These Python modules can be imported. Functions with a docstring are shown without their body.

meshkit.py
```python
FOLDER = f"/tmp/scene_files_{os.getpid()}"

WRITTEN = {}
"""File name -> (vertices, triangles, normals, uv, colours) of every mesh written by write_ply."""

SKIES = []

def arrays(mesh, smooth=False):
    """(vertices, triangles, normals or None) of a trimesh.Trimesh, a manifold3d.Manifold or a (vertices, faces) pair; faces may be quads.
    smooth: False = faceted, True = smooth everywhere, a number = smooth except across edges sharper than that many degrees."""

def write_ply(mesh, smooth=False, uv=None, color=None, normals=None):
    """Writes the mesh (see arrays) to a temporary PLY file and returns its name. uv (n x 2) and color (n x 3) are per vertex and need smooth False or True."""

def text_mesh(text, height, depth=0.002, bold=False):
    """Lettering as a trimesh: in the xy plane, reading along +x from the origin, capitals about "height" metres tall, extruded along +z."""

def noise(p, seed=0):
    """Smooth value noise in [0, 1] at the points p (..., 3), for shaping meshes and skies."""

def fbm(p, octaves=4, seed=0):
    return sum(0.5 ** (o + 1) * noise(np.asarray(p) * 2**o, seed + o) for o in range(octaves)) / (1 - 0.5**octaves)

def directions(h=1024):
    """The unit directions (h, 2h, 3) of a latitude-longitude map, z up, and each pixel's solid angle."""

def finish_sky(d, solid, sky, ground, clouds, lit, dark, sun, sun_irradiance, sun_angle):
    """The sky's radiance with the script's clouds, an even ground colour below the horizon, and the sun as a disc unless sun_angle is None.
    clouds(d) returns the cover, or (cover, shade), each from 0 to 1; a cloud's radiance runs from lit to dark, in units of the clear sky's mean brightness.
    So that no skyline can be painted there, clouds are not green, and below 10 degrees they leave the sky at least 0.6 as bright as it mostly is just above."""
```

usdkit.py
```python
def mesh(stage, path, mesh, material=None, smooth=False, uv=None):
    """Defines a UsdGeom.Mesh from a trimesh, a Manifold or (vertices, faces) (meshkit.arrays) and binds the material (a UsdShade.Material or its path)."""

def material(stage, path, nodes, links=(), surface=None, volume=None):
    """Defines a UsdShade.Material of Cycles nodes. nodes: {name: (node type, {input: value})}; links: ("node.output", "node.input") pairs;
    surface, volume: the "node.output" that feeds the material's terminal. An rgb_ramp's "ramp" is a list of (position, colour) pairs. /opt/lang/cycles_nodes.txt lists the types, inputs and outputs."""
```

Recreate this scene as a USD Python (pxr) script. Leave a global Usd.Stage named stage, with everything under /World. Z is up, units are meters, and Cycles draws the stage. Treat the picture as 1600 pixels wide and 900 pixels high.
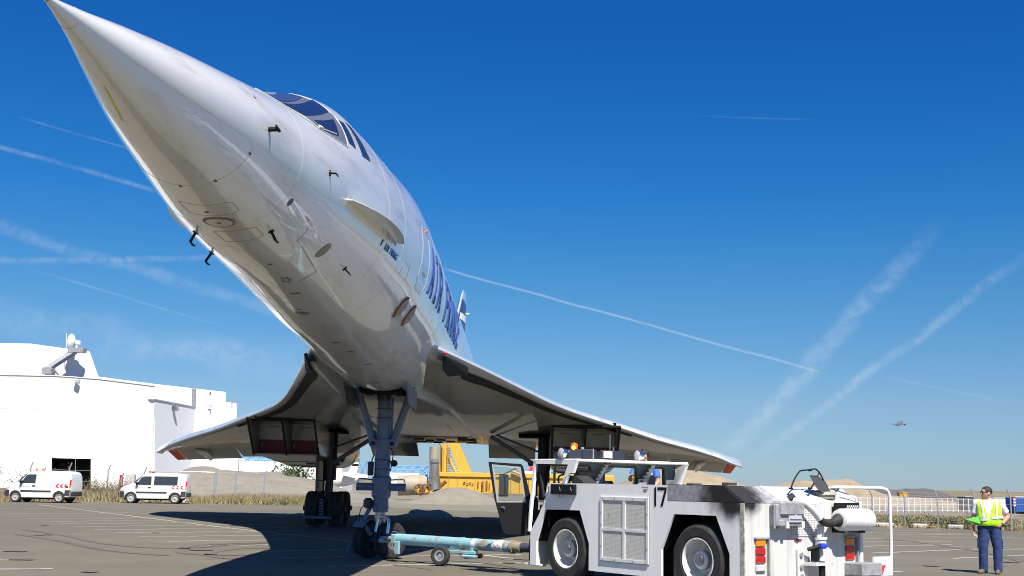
import math, random
import numpy as np, trimesh, shapely
import shapely.geometry as sg
from scipy.interpolate import PchipInterpolator as PI
from pxr import Usd, UsdGeom, UsdLux, UsdShade, Gf, Sdf
import usdkit, meshkit

random.seed(7); RNG = np.random.default_rng(7)
stage = Usd.Stage.CreateInMemory()
UsdGeom.SetStageUpAxis(stage, 'Z'); UsdGeom.SetStageMetersPerUnit(stage, 1.0)
UsdGeom.Xform.Define(stage, '/World')

# ---------------------------------------------------------------- camera, sky, sun, exposure
FPX, PITCH, ROLL, EYE = 1919.4, 0.1566, 0.0185, 1.668
EXPOSURE = 0.85
SUN = np.array([0.26, -0.70, 1.0]); SUN /= np.linalg.norm(SUN)
SUN_INTENSITY, SKY_STRENGTH = 1.25, 0.061
cp, sp, cr, sr = math.cos(PITCH), math.sin(PITCH), math.cos(ROLL), math.sin(ROLL)
FW = np.array([0, cp, sp]); _u = np.array([0, -sp, cp]); _r = np.array([1.0, 0, 0])
CR, CU = cr * _r + sr * _u, -sr * _r + cr * _u
cam = UsdGeom.Camera.Define(stage, '/World/camera')
cam.CreateHorizontalApertureAttr(36.0); cam.CreateVerticalApertureAttr(20.25)
cam.CreateFocalLengthAttr(36.0 * FPX / 1600); cam.CreateClippingRangeAttr(Gf.Vec2f(0.1, 100000))
cam.CreateFStopAttr(0.0); cam.CreateExposureAttr(EXPOSURE)
cam.AddTransformOp().Set(Gf.Matrix4d(*CR, 0, *CU, 0, *(-FW), 0, 0, 0, EYE, 1))

def pt(px, py, depth):
    """the point seen at a pixel of the photograph, at a distance straight ahead along y"""
    d = CR * (px - 800) / FPX - CU * (py - 450) / FPX + FW
    return np.array([0, 0, EYE]) + d * depth / d[1]
def gr(px, py, z=0.0):
    d = CR * (px - 800) / FPX - CU * (py - 450) / FPX + FW
    return np.array([0, 0, EYE]) + d * (z - EYE) / d[2]

def dvec(px, py):
    d = CR * (px - 800) / FPX - CU * (py - 450) / FPX + FW
    return d / np.linalg.norm(d)
# the camera's colour of clear air, by height above the horizon
TINT = [(0, (.37, .53, .85)), (.033, (.385, .555, .835)), (.066, (.40, .577, .826)), (.146, (.25, .586, .863)), (.226, (.105, .523, .948)), (.288, (.075, .48, .97)), (.363, (.06, .44, 1.0)), (1, (.06, .44, 1.0))]
sky_nodes = {
    "sky": ("sky_texture", {"sky_type": "single_scattering", "sun_disc": False, "sun_elevation": float(math.asin(SUN[2])), "sun_rotation": float(math.atan2(SUN[0], SUN[1])),
                            "altitude": 300.0, "air_density": 1.0, "aerosol_density": 0.05, "ozone_density": 2.2}),
    "co": ("texture_coordinate", {}),
    "tint": ("rgb_ramp", {"ramp": TINT}), "hs": ("mix_color", {"blend_type": "multiply", "fac": 1.0, "use_clamp": False}),
    "bg": ("background_shader", {"strength": SKY_STRENGTH}),
    "sep": ("separate_xyz", {}),
}
sky_links = [("sky.color", "hs.a"), ("co.generated", "sep.vector"), ("sep.z", "tint.fac"), ("tint.color", "hs.b")]
# condensation trails: bands along great circles, broken up by noise
last = "hs.result"
def trail(i, a, b, width, amount, noise_scale=40., soft=0.15, breakup=0.6, stretch=None):
    global last
    da, db = dvec(*a), dvec(*b)
    n = np.cross(da, db); n /= np.linalg.norm(n)
    t = (da + db); t /= np.linalg.norm(t)
    half = math.acos(float(np.clip(da @ t, -1, 1)))
    N = sky_nodes; L = sky_links; k = f"t{i}"
    if "nz" not in N:
        N["nz"] = ("noise_texture", {"scale": 60., "detail": 5.0, "roughness": 0.72, "distortion": 0.6}); N["nw"] = ("noise_texture", {"scale": 15., "detail": 2.0})
        L += [("co.generated", "nz.vector"), ("co.generated", "nw.vector")]
    N[k + "d"] = ("vector_math", {"math_type": "dot_product", "vector2": tuple(n)})
    N[k + "w"] = ("math", {"math_type": "multiply_add", "value2": width * 1.6, "value3": -width * 0.8})
    N[k + "s"] = ("math", {"math_type": "add"})
    N[k + "a"] = ("math", {"math_type": "absolute"})
    N[k + "m"] = ("map_range", {"range_type": "smootherstep", "from_min": 0.0, "from_max": width, "to_min": 1.0, "to_max": 0.0, "clamp": True})
    N[k + "e"] = ("vector_math", {"math_type": "dot_product", "vector2": tuple(t)})
    N[k + "f"] = ("map_range", {"range_type": "smoothstep", "from_min": math.cos(half * (1 + soft)), "from_max": math.cos(half * (1 - 2 * soft)), "to_min": 0.0, "to_max": amount, "clamp": True})
    N[k + "g"] = ("map_range", {"range_type": "smoothstep", "from_min": 0.28, "from_max": 0.70, "to_min": 1 - breakup, "to_max": 1.0, "clamp": True})
    N[k + "p"] = ("math", {"math_type": "multiply"}); N[k + "q"] = ("math", {"math_type": "multiply"})
    N[k + "x"] = ("mix_color", {"b": (7.4, 8.0, 8.8), "use_clamp": False})
    L += [("co.generated", k + "d.vector1"), ("co.generated", k + "e.vector1"),
          ("nw.fac", k + "w.value1"), (k + "d.value", k + "s.value1"), (k + "w.value", k + "s.value2"), (k + "s.value", k + "a.value1"), (k + "a.value", k + "m.value"),
          (k + "e.value", k + "f.value"), ("nz.fac", k + "g.value"), (k + "m.result", k + "p.value1"), (k + "f.result", k + "p.value2"),
          (k + "p.value", k + "q.value1"), (k + "g.result", k + "q.value2"), (last, k + "x.a"), (k + "q.value", k + "x.fac")]
    last = k + "x.result"

trail(1, (690, 419), (1285, 582), .0016, 0.304, 90., .06, .5)
trail(2, (1130, 715), (1435, 385), .0115, 0.216, 70., .3, .85)
trail(3, (1190, 705), (1580, 420), .0065, 0.200, 70., .3, .85)
trail(4, (-60, 214), (260, 302), .0030, 0.168, 80., .2, .85)
trail(5, (40, 187), (215, 236), .0014, 0.128, 80., .2, .85)
trail(6, (-60, 338), (480, 500), .0080, 0.152, 50., .25, .9)
trail(7, (-80, 408), (340, 404), .0040, 0.152, 60., .2, .92)
trail(8, (50, 421), (330, 505), .0016, 0.120, 80., .2, .85)
trail(9, (-60, 470), (520, 600), .020, 0.112, 30., .25, .7)
trail(10, (-100, 560), (480, 548), .016, 0.088, 30., .25, .8)
trail(11, (1380, 588), (1570, 628), .0016, 0.080, 80., .3, .6)
trail(12, (1105, 181), (1262, 187), .0012, 0.056, 80., .3, .6)

sky_links.append((last, "bg.color"))
sky_mat = usdkit.material(stage, '/World/Looks/sky_air', sky_nodes, sky_links, surface="bg.background")
dome = UsdLux.DomeLight.Define(stage, '/World/sky')
UsdShade.MaterialBindingAPI.Apply(dome.GetPrim()).Bind(sky_mat)
dome.GetPrim().SetCustomDataByKey('kind', 'structure'); dome.GetPrim().SetCustomDataByKey('label', 'deep blue sky with thin condensation trails'); dome.GetPrim().SetCustomDataByKey('category', 'sky')
sun = UsdLux.DistantLight.Define(stage, '/World/sun')
sun.CreateIntensityAttr(SUN_INTENSITY); sun.CreateAngleAttr(0.53); sun.CreateNormalizeAttr(True); sun.CreateColorAttr(Gf.Vec3f(1.0, 0.95, 0.87))
_z = SUN; _x = np.cross([0, 0, 1.0], _z); _x /= np.linalg.norm(_x); _y = np.cross(_z, _x)
sun.AddTransformOp().Set(Gf.Matrix4d(*_x, 0, *_y, 0, *_z, 0, 0, 0, 0, 1))

# ---------------------------------------------------------------- helpers
_count = {}
def path_for(parent, name):
    base = ('/World' if parent is None else str(parent.GetPath())) + '/' + name
    k = _count.get(base, 0); _count[base] = k + 1
    return base if k == 0 else f'{base}_{k:03d}'
def tag(p, label=None, cat=None, group=None, kind=None):
    for k, v in (('label', label), ('category', cat), ('group', group), ('kind', kind)):
        if v: p.SetCustomDataByKey(k, v)
    return p
def thing(name, label, cat, group=None, M=None, kind=None):
    x = UsdGeom.Xform.Define(stage, path_for(None, name))
    if M is not None:
        x.AddTransformOp().Set(Gf.Matrix4d(*np.asarray(M, float).T.ravel()))
    return tag(x.GetPrim(), label, cat, group, kind)
def mat4(loc=(0, 0, 0), rz=0.0, ry=0.0):
    c, s = math.cos(rz), math.sin(rz); A = np.eye(4); A[:3, :3] = [[c, -s, 0], [s, c, 0], [0, 0, 1]]
    if ry:
        c2, s2 = math.cos(ry), math.sin(ry); A[:3, :3] = A[:3, :3] @ np.array([[c2, 0, s2], [0, 1, 0], [-s2, 0, c2]])
    A[:3, 3] = loc; return A
def obj(name, meshes, material, parent=None, smooth=30, label=None):
    if isinstance(meshes, (list, tuple)) and len(meshes) and isinstance(meshes[0], trimesh.Trimesh): meshes = cat(meshes)
    m = usdkit.mesh(stage, path_for(parent, name), meshes, MAT[material] if isinstance(material, str) else material, smooth=smooth)
    if label: m.GetPrim().SetCustomDataByKey('label', label)
    return m.GetPrim()
def each(name, meshes, material, parent=None, smooth=30):
    for m in meshes: last = obj(name, m, material, parent, smooth)
    return last
def copy(src, M, label, group=None):
    x = UsdGeom.Xform.Define(stage, path_for(None, src.GetName()))
    x.GetPrim().GetReferences().AddInternalReference(src.GetPath())
    x.ClearXformOpOrder(); x.AddTransformOp(opSuffix='place').Set(Gf.Matrix4d(*np.asarray(M, float).T.ravel()))
    was = src.GetCustomData(); x.GetPrim().SetInstanceable(True)
    return tag(x.GetPrim(), label, was.get('category'), group or was.get('group'))
def cat(ms): return trimesh.util.concatenate(list(ms))
def T(v, f): return trimesh.Trimesh(np.asarray(v, float), np.asarray(f), process=False)
def box(cx, cy, cz, sx, sy, sz, bev=0.0):
    m = trimesh.creation.box([sx, sy, sz]) if not bev else rbox(sx, sy, sz, bev)
    m.apply_translation([cx, cy, cz]); return m
def rbox(sx, sy, sz, b):
    b = min(b, sx * .45, sy * .45, sz * .45); v = []
    for i in (-1, 1):
        for j in (-1, 1):
            for k in (-1, 1):
                x, y, z = i * sx / 2, j * sy / 2, k * sz / 2
                v += [(x - i * b, y - j * b, z), (x - i * b, y, z - k * b), (x, y - j * b, z - k * b)]
    return trimesh.convex.convex_hull(np.array(v))
def b2(lo, hi, bev=0.0):
    lo, hi = np.array(lo, float), np.array(hi, float); return box(*((lo + hi) / 2), *(hi - lo), bev=bev)
def tube(P, r, n=10, caps=True):
    P = np.asarray(P, float); R = np.broadcast_to(np.asarray(r, float), (len(P),))
    t = np.gradient(P, axis=0); t /= np.linalg.norm(t, axis=1)[:, None] + 1e-12
    a = np.array([0, 0, 1.0]) if abs(t[0][2]) < .9 else np.array([1.0, 0, 0])
    u = np.cross(t[0], a); u /= np.linalg.norm(u); V = []
    for p, tt, rr in zip(P, t, R):
        u = u - tt * (u @ tt); u /= np.linalg.norm(u); w = np.cross(tt, u)
        th = np.linspace(0, 2 * np.pi, n, endpoint=False)
        V.append(p + rr * (np.cos(th)[:, None] * u + np.sin(th)[:, None] * w))
    return loft(V, caps)
def loft(secs, caps=True):
    n = len(secs[0]); V = np.vstack(secs); F = []
    for i in range(len(secs) - 1):
        for j in range(n):
            a, b = i * n + j, i * n + (j + 1) % n
            F += [(a, b, b + n), (a, b + n, a + n)]
    if caps:
        k = len(V); V = np.vstack([V, secs[0].mean(0), secs[-1].mean(0)])
        o = (len(secs) - 1) * n
        for j in range(n):
            F += [(k, (j + 1) % n, j), (k + 1, o + j, o + (j + 1) % n)]
    m = T(V, F)
    if m.volume < 0: m.invert()
    return m
def smoothpath(P, n=24):
    P = np.asarray(P, float); d = np.r_[0, np.cumsum(np.linalg.norm(np.diff(P, axis=0), axis=1))]
    f = PI(d, P, axis=0); return f(np.linspace(0, d[-1], n))
def cyl(a, b, r, n=14, r2=None): return tube([a, b], [r, r if r2 is None else r2], n)
def lathe(prof, axis='x', n=28):
    """prof: (radius, along) points, closed or open, revolved"""
    prof = np.asarray(prof, float); th = np.linspace(0, 2 * np.pi, n, endpoint=False)
    secs = [np.stack([0 * th + h, r * np.cos(th), r * np.sin(th)], 1) for r, h in prof]
    m = loft(secs, False)
    if m.volume < 0: m.invert()
    if axis == 'y': m.apply_transform(trimesh.transformations.rotation_matrix(np.pi / 2, [0, 0, 1]))
    if axis == 'z': m.apply_transform(trimesh.transformations.rotation_matrix(-np.pi / 2, [0, 1, 0]))
    return m
def prism(poly, h, plane='xz', at=0.0):
    """a shapely polygon (or point list) given in a plane, thickened by h from 'at' on"""
    if not isinstance(poly, (sg.Polygon, sg.MultiPolygon)): poly = sg.Polygon(poly)
    gs = poly.geoms if hasattr(poly, 'geoms') else [poly]
    m = cat([trimesh.creation.extrude_polygon(g, h, engine='earcut') for g in gs])
    v = m.vertices.copy()
    if plane == 'xz': m.vertices = np.stack([v[:, 0], at + v[:, 2], v[:, 1]], 1)
    elif plane == 'yz': m.vertices = np.stack([at + v[:, 2], v[:, 0], v[:, 1]], 1)
    else: m.vertices = np.stack([v[:, 0], v[:, 1], at + v[:, 2]], 1)
    if m.volume < 0: m.invert()
    return m
def place(m, M):
    m = m.copy(); m.apply_transform(M); return m
def blade(outline, n_in=0):  return outline
def text2d(s, h, bold=True, sx=1.0):
    m = meshkit.text_mesh(s, h, 0.004, bold=bold); m.vertices[:, 0] *= sx; return m
def wheel(parent, name, loc, R, w, rim, axis_rot=0.0, tyre='tyre', rimmat='rim_white', dish=0.1, hub=0.12, bolts=8, sides=(1, -1), rimpart=True):
    """axle along local x; axis_rot turns it about z"""
    Mx = mat4(loc, axis_rot)
    pr = [(rim, -w * .42), (rim + .03, -w * .5), (R - .12 * R, -w * .5), (R - .03 * R, -w * .4), (R, -w * .22), (R, -w * .05), (R - .012, -w * .04), (R - .012, w * .04), (R, w * .05), (R, w * .22), (R - .03 * R, w * .4), (R - .12 * R, w * .5), (rim + .03, w * .5), (rim, w * .42), (rim, -w * .42)]
    wp = obj('wheel', place(lathe(pr, 'x', 40), Mx), tyre, parent)
    ms = []
    for sgn in sides:
        p = [(rim + .004, sgn * w * .47), (rim - .012, sgn * w * .49), (rim - .03, sgn * (w * .44)), (rim - .06 * rim - .02, sgn * (w * .5 - dish)), (hub + .03, sgn * (w * .5 - dish * .95)), (hub, sgn * (w * .5 - dish * .6)), (hub * .9, sgn * (w * .5 - dish * .25)), (hub * .55, sgn * (w * .5 - dish * .2)), (.002, sgn * (w * .5 - dish * .2))]
        if sgn < 0: p = p[::-1]
        ms.append(lathe(p, 'x', 32))
    for m in ms: obj('rim', place(m, Mx), rimmat, wp)
    if bolts:
        bs = []
        for sgn in sides:
            for k in range(bolts):
                a = 2 * np.pi * k / bolts
                bs.append(cyl((sgn * (w * .5 - dish), (hub + .055) * math.cos(a), (hub + .055) * math.sin(a)), (sgn * (w * .5 - dish + .03), (hub + .055) * math.cos(a), (hub + .055) * math.sin(a)), .016, 6))
        for m in bs: obj('wheel_nut', place(m, Mx), 'steel', wp)

# ---------------------------------------------------------------- materials
MAT = {}
def pm(name, color, rough=.5, metal=0., color2=None, nscale=3., ndetail=5., lo=.4, hi=.65, bump=0., bscale=60., coat=0., spec=.5, coords='object', stretch=None, extra=None):
    nodes = {"p": ("principled_bsdf", {"base_color": color, "roughness": rough, "metallic": metal, "coat_weight": coat, "coat_roughness": .04, "specular_ior_level": spec})}
    links = []
    if color2 is not None or bump:
        nodes["co"] = ("texture_coordinate", {}); src = "co.object"
        if stretch is not None:
            nodes["mp"] = ("mapping", {"scale": stretch}); links.append((src, "mp.vector")); src = "mp.vector"
    if color2 is not None:
        nodes["n"] = ("noise_texture", {"scale": nscale, "detail": ndetail, "roughness": .6})
        nodes["r"] = ("rgb_ramp", {"ramp": [(0, color), (lo, color), (hi, color2), (1, color2)]})
        links += [(src, "n.vector"), ("n.fac", "r.fac"), ("r.color", "p.base_color")]
    if bump:
        nodes["bn"] = ("noise_texture", {"scale": bscale, "detail": 4.0}); nodes["b"] = ("bump", {"strength": min(bump, 1.), "distance": .02})
        links += [(src, "bn.vector"), ("bn.fac", "b.height"), ("b.normal", "p.normal")]
    MAT[name] = usdkit.material(stage, f'/World/Looks/{name}', nodes, links, surface="p.BSDF")
    return MAT[name]
# plain materials
pm('white_paint', (.64, .64, .63), .35, color2=(.56, .55, .52), nscale=2.5, lo=.45, hi=.75, coat=.3)
pm('tractor_white', (.72, .72, .70), .42, color2=(.56, .55, .51), nscale=2.2, lo=.48, hi=.8, stretch=(1, 1, .35), bump=.05, bscale=35)
pm('rear_white_dimmed', (.54, .76, .74), .45, color2=(.58, .56, .51), nscale=6., lo=.5, hi=.75, stretch=(2.2, 2.2, .18))
pm('van_white', (.66, .66, .66), .3, coat=.5)
pm('rim_white', (.7, .7, .68), .4, color2=(.5, .46, .38), nscale=9., lo=.5, hi=.72)
pm('tyre', (.018, .018, .018), .8, color2=(.04, .037, .034), nscale=8., lo=.4, hi=.8, bump=.2, bscale=90)
pm('black_paint', (.008, .008, .009), .5, spec=.25)
pm('black_rubber', (.02, .02, .02), .7)
pm('dark_void', (.006, .006, .006), .9, spec=.1)
pm('dark_plastic', (.035, .035, .04), .55)
pm('steel', (.45, .45, .46), .35, metal=1., color2=(.2, .17, .14), nscale=14, lo=.5, hi=.8)
pm('chrome', (.75, .74, .72), .22, metal=1.)
pm('galvanised', (.42, .43, .44), .5, metal=.6)
pm('grey_metal', (.3, .31, .33), .5, color2=(.2, .2, .2), nscale=8)
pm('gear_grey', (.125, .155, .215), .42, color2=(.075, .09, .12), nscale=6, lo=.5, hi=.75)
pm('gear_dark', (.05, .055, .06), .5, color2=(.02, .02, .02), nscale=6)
pm('door_green', (.11, .115, .085), .5)
pm('blue_tow', (.20, .38, .42), .55, color2=(.26, .15, .07), nscale=3.6, lo=.54, hi=.64, ndetail=9, bump=.1, bscale=30)
pm('dark_blue', (.03, .06, .12), .5, color2=(.06, .05, .05), nscale=8)
pm('red_paint', (.35, .02, .03), .5)
pm('cover_red', (.2, .008, .012), .55)
pm('cover_white', (.55, .53, .46), .55, color2=(.46, .44, .37), nscale=3)
pm('orange_mark', (.72, .07, .012), .5, spec=.3)
pm('amber', (.8, .25, .02), .25)
pm('lamp_red', (.4, .01, .01), .2, coat=.5)
pm('lamp_amber', (.75, .2, .01), .2, coat=.5)
pm('yellow_paint', (.58, .335, .04), .55, color2=(.46, .24, .045), nscale=.6, lo=.55, hi=.75, ndetail=8)
pm('rust', (.22, .09, .035), .8, color2=(.10, .045, .02), nscale=5)
pm('tank_beige', (.33, .29, .215), .6, color2=(.23, .19, .135), nscale=.6, stretch=(1, 1, .3))
pm('pipe_steel', (.45, .44, .42), .35, metal=.7, color2=(.25, .18, .12), nscale=.8, stretch=(1, 1, .4))
pm('concrete', (.48, .46, .42), .85, color2=(.36, .34, .31), nscale=4, bump=.3)
pm('building_white', (.72, .72, .71), .6, color2=(.68, .68, .67), nscale=.15)
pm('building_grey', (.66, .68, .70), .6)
pm('building_trim', (.35, .37, .38), .6)
pm('lattice_blue', (.14, .33, .60), .5)
pm('sky_blue_panel', (.25, .55, .8), .5)
pm('gravel', (.21, .192, .155), .95, color2=(.165, .148, .115), nscale=1.1, ndetail=9, lo=.35, hi=.7, bump=.8, bscale=9)
pm('dark_gravel', (.105, .095, .09), .95, color2=(.075, .07, .066), nscale=1.0, ndetail=9, bump=.8, bscale=9)
pm('sky_navy', (.02, .035, .14), .35)
pm('navy_letter', (.04, .10, .32), .75, spec=.1)
pm('green_paint', (.05, .25, .08), .5)
pm('pink_red', (.6, .03, .07), .5)
pm('hi_vis', (.42, .78, .01), .65, color2=(.34, .66, .01), nscale=5)
pm('reflective_tape', (.5, .5, .5), .4)
pm('jeans', (.012, .030, .10), .85, color2=(.022, .048, .145), nscale=9, bump=.3, bscale=25)
pm('tshirt', (.72, .72, .72), .85, bump=.2, bscale=18)
pm('blue_shirt', (.05, .14, .5), .8)
pm('skin', (.50, .26, .17), .5, color2=(.44, .20, .13), nscale=9)
pm('hair_dark', (.018, .012, .009), .6, bump=.6, bscale=70)
pm('shoe', (.12, .09, .06), .7)
pm('sunglasses', (.01, .01, .012), .15)
pm('leaf', (.07, .13, .03), .6, color2=(.12, .16, .045), nscale=1.2)
pm('leaf_dark', (.045, .085, .028), .6, color2=(.08, .12, .04), nscale=1.2)
pm('field_straw', (.27, .21, .115), .85, color2=(.18, .155, .075), nscale=.7); pm('straw', (.30, .235, .14), .85, color2=(.21, .175, .09), nscale=.7)
pm('straw_green', (.21, .195, .085), .85, color2=(.29, .24, .12), nscale=.5)
pm('shrub_dry', (.22, .165, .10), .85, color2=(.13, .12, .055), nscale=.8)
pm('stem', (.14, .10, .06), .8)
pm('line_paint', (.52, .52, .50), .7, color2=(.30, .29, .27), nscale=3.5, ndetail=9, lo=.50, hi=.62)
pm('seam', (.12, .11, .10), .7); pm('panel_gap', (.34, .32, .28), .6)
pm('seam_light', (.62, .60, .54), .5)
pm('lens', (.50, .50, .50), .15, coat=.6)
pm('plane_shade', (.12, .12, .15), .5); pm('mirror_glass', (.7, .7, .7), .03, metal=1.)  # distant airliner: dark tone stands in for its shaded underside
pm('chevron_red', (.6, .03, .04), .4)
pm('soot_strip', (.30, .29, .32), .6)
# lit things: the beacon, and the lamps that are switched on
MAT['beacon_glow'] = usdkit.material(stage, '/World/Looks/beacon_glow', {"p": ("principled_bsdf", {"base_color": (.42, .06, .0), "roughness": .2, "emission_color": (1., .16, .0), "emission_strength": .32})}, [], surface="p.BSDF")
MAT['beacon_core'] = usdkit.material(stage, '/World/Looks/beacon_core', {"p": ("principled_bsdf", {"base_color": (.8, .4, .05), "emission_color": (1., .40, .03), "emission_strength": 2.4})}, [], surface="p.BSDF")
MAT['lamp_lit'] = usdkit.material(stage, '/World/Looks/lamp_lit', {"p": ("principled_bsdf", {"base_color": (.9, .8, .6), "roughness": .2, "emission_color": (1., .85, .55), "emission_strength": 1.6})}, [], surface="p.BSDF")
MAT['window_pane'] = usdkit.material(stage, '/World/Looks/window_pane', {"t": ("transparent_bsdf", {"color": (.86, .9, .9)}), "g": ("glossy_bsdf", {"color": (1, 1, 1), "roughness": .02}), "f": ("fresnel", {"IOR": 1.5}), "m": ("mix_closure", {})},
    [("f.fac", "m.fac"), ("t.BSDF", "m.closure1"), ("g.BSDF", "m.closure2")], surface="m.closure")
pm('dark_glass', (.014, .016, .028), .05, spec=.25)
pm('cockpit_glass', (.014, .012, .035), .06, spec=.2)
pm('cockpit_glass_pale', (.05, .05, .085), .08, spec=.2)

# asphalt: warm grey, fine stones, wide blotches and worn patches
def ground_mat(name, c1, c2, c3, blotch, fine, bump=.4, rough=.9):
    nodes = {"co": ("texture_coordinate", {}), "n1": ("noise_texture", {"scale": blotch, "detail": 6., "roughness": .62}), "n2": ("noise_texture", {"scale": fine, "detail": 3., "roughness": .7}), "n3": ("noise_texture", {"scale": blotch * .18, "detail": 3.}),
             "r1": ("rgb_ramp", {"ramp": [(0, c1), (.38, c1), (.66, c2), (1, c2)]}), "r2": ("rgb_ramp", {"ramp": [(0, (.72,) * 3), (.4, (.9,) * 3), (.6, (1.06,) * 3), (1, (1.25,) * 3)]}), "r3": ("rgb_ramp", {"ramp": [(0, (.0,) * 3), (.42, (0,) * 3), (.62, (.6,) * 3), (1, (.6,) * 3)]}),
             "m1": ("mix_color", {"blend_type": "multiply", "fac": 1.0}), "m2": ("mix_color", {"b": c3}), "b": ("bump", {"strength": bump, "distance": .01}), "p": ("principled_bsdf", {"roughness": rough, "specular_ior_level": .25})}
    links = [("co.object", "n1.vector"), ("co.object", "n2.vector"), ("co.object", "n3.vector"), ("n1.fac", "r1.fac"), ("n2.fac", "r2.fac"), ("n3.fac", "r3.fac"), ("r1.color", "m2.a"), ("r3.color", "m2.fac"), ("m2.result", "m1.a"), ("r2.color", "m1.b"), ("m1.result", "p.base_color"), ("n2.fac", "b.height"), ("b.normal", "p.normal")]
    MAT[name] = usdkit.material(stage, f'/World/Looks/{name}', nodes, links, surface="p.BSDF")
ground_mat('asphalt', (.128, .116, .088), (.152, .138, .105), (.112, .101, .078), .35, 55., .5)
ground_mat('gravel_ground', (.185, .168, .132), (.215, .196, .157), (.16, .144, .112), .25, 12., .6)
ground_mat('dry_field', (.17, .14, .085), (.22, .185, .115), (.13, .12, .065), .22, 9., .8)

# ---------------------------------------------------------------- ground
def sheet(poly, z, name, mat, parent=None, kind='structure', label=None, cat=None):
    m = trimesh.creation.extrude_polygon(sg.Polygon(poly), .001, engine='earcut'); m = m.slice_plane([0, 0, .0005], [0, 0, 1]) if False else m
    m.apply_translation([0, 0, z - .001])
    p = obj(name, m, mat, parent, smooth=False)
    if parent is None: tag(p, label, cat, None, kind)
    return p
sheet([(-3000, -200), (3000, -200), (3000, 6000), (-3000, 6000)], 0.0 - .004, 'ground', 'dry_field', label='dry grass land running to the horizon', cat='ground')
EDGE = [gr(-900, 784)[:2], gr(60, 784)[:2], gr(300, 787)[:2], gr(480, 790)[:2], gr(600, 793)[:2], gr(860, 806)[:2], gr(1344, 823)[:2], gr(1600, 830)[:2], gr(2300, 851)[:2]]
apron = thing('apron', 'warm grey asphalt parking apron under the big jet', 'apron', kind='structure')
sheet([(60, -60), (-90, -60), (-110, 60)] + EDGE, .000, 'surface', 'asphalt', apron)
g2 = [gr(240, 783)[:2] + [0, 1], gr(480, 789)[:2], gr(600, 792)[:2], gr(860, 805)[:2], gr(1100, 813)[:2], (26, 62), (60, 150), (30, 330), (-60, 330), (-60, 130)]
sheet(g2, .004, 'gravel_yard', 'gravel_ground', label='pale gravel yard beyond the asphalt edge', cat='gravel')
# painted bay lines, each where it lies
LINES = [((5, 803), (200, 801.5)), ((44, 811), (260, 809)), ((66, 815), (330, 812)), ((92, 819), (330, 816)), ((117, 823), (420, 819.5)), ((147, 828), (460, 824)), ((180, 833), (470, 829.5)), ((217, 839), (480, 835.5)), ((262, 846), (450, 843.5)), ((311, 853), (420, 851.5)),
         ((60, 788.5), (280, 815.5)), ((290, 817), (400, 830)), ((400, 830), (545, 845)), ((170, 796), (245, 797.5)), ((0, 794), (150, 795)), ((-60, 874.3), (37, 874.3)), ((-60, 889.8), (83, 889)),
         ((437, 872), (545, 870)), ((515, 885), (815, 879.3)), ((645, 855), (720, 864)), ((620, 859.6), (690, 859.2)), ((618, 869.5), (815, 866.8)), ((720, 864), (816, 874.3)), ((400, 862), (550, 859)), ((380, 800), (470, 803)), ((700, 797), (770, 799)),
         ((1344, 832), (1524, 834)), ((1384, 836), (1520, 835)), ((1446, 839), (1600, 841)), ((1344, 842), (1394, 842.5)), ((1344, 846.6), (1488, 846.6)), ((1330, 854), (1488, 851)), ((1440, 852), (1640, 858.5)), ((1362, 864.4), (1526, 858)), ((1530, 858), (1640, 860)), ((1489, 872.6), (1640, 865.5)), ((1366, 895.3), (1409, 893)), ((1390, 829), (1470, 829.5))]
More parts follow.
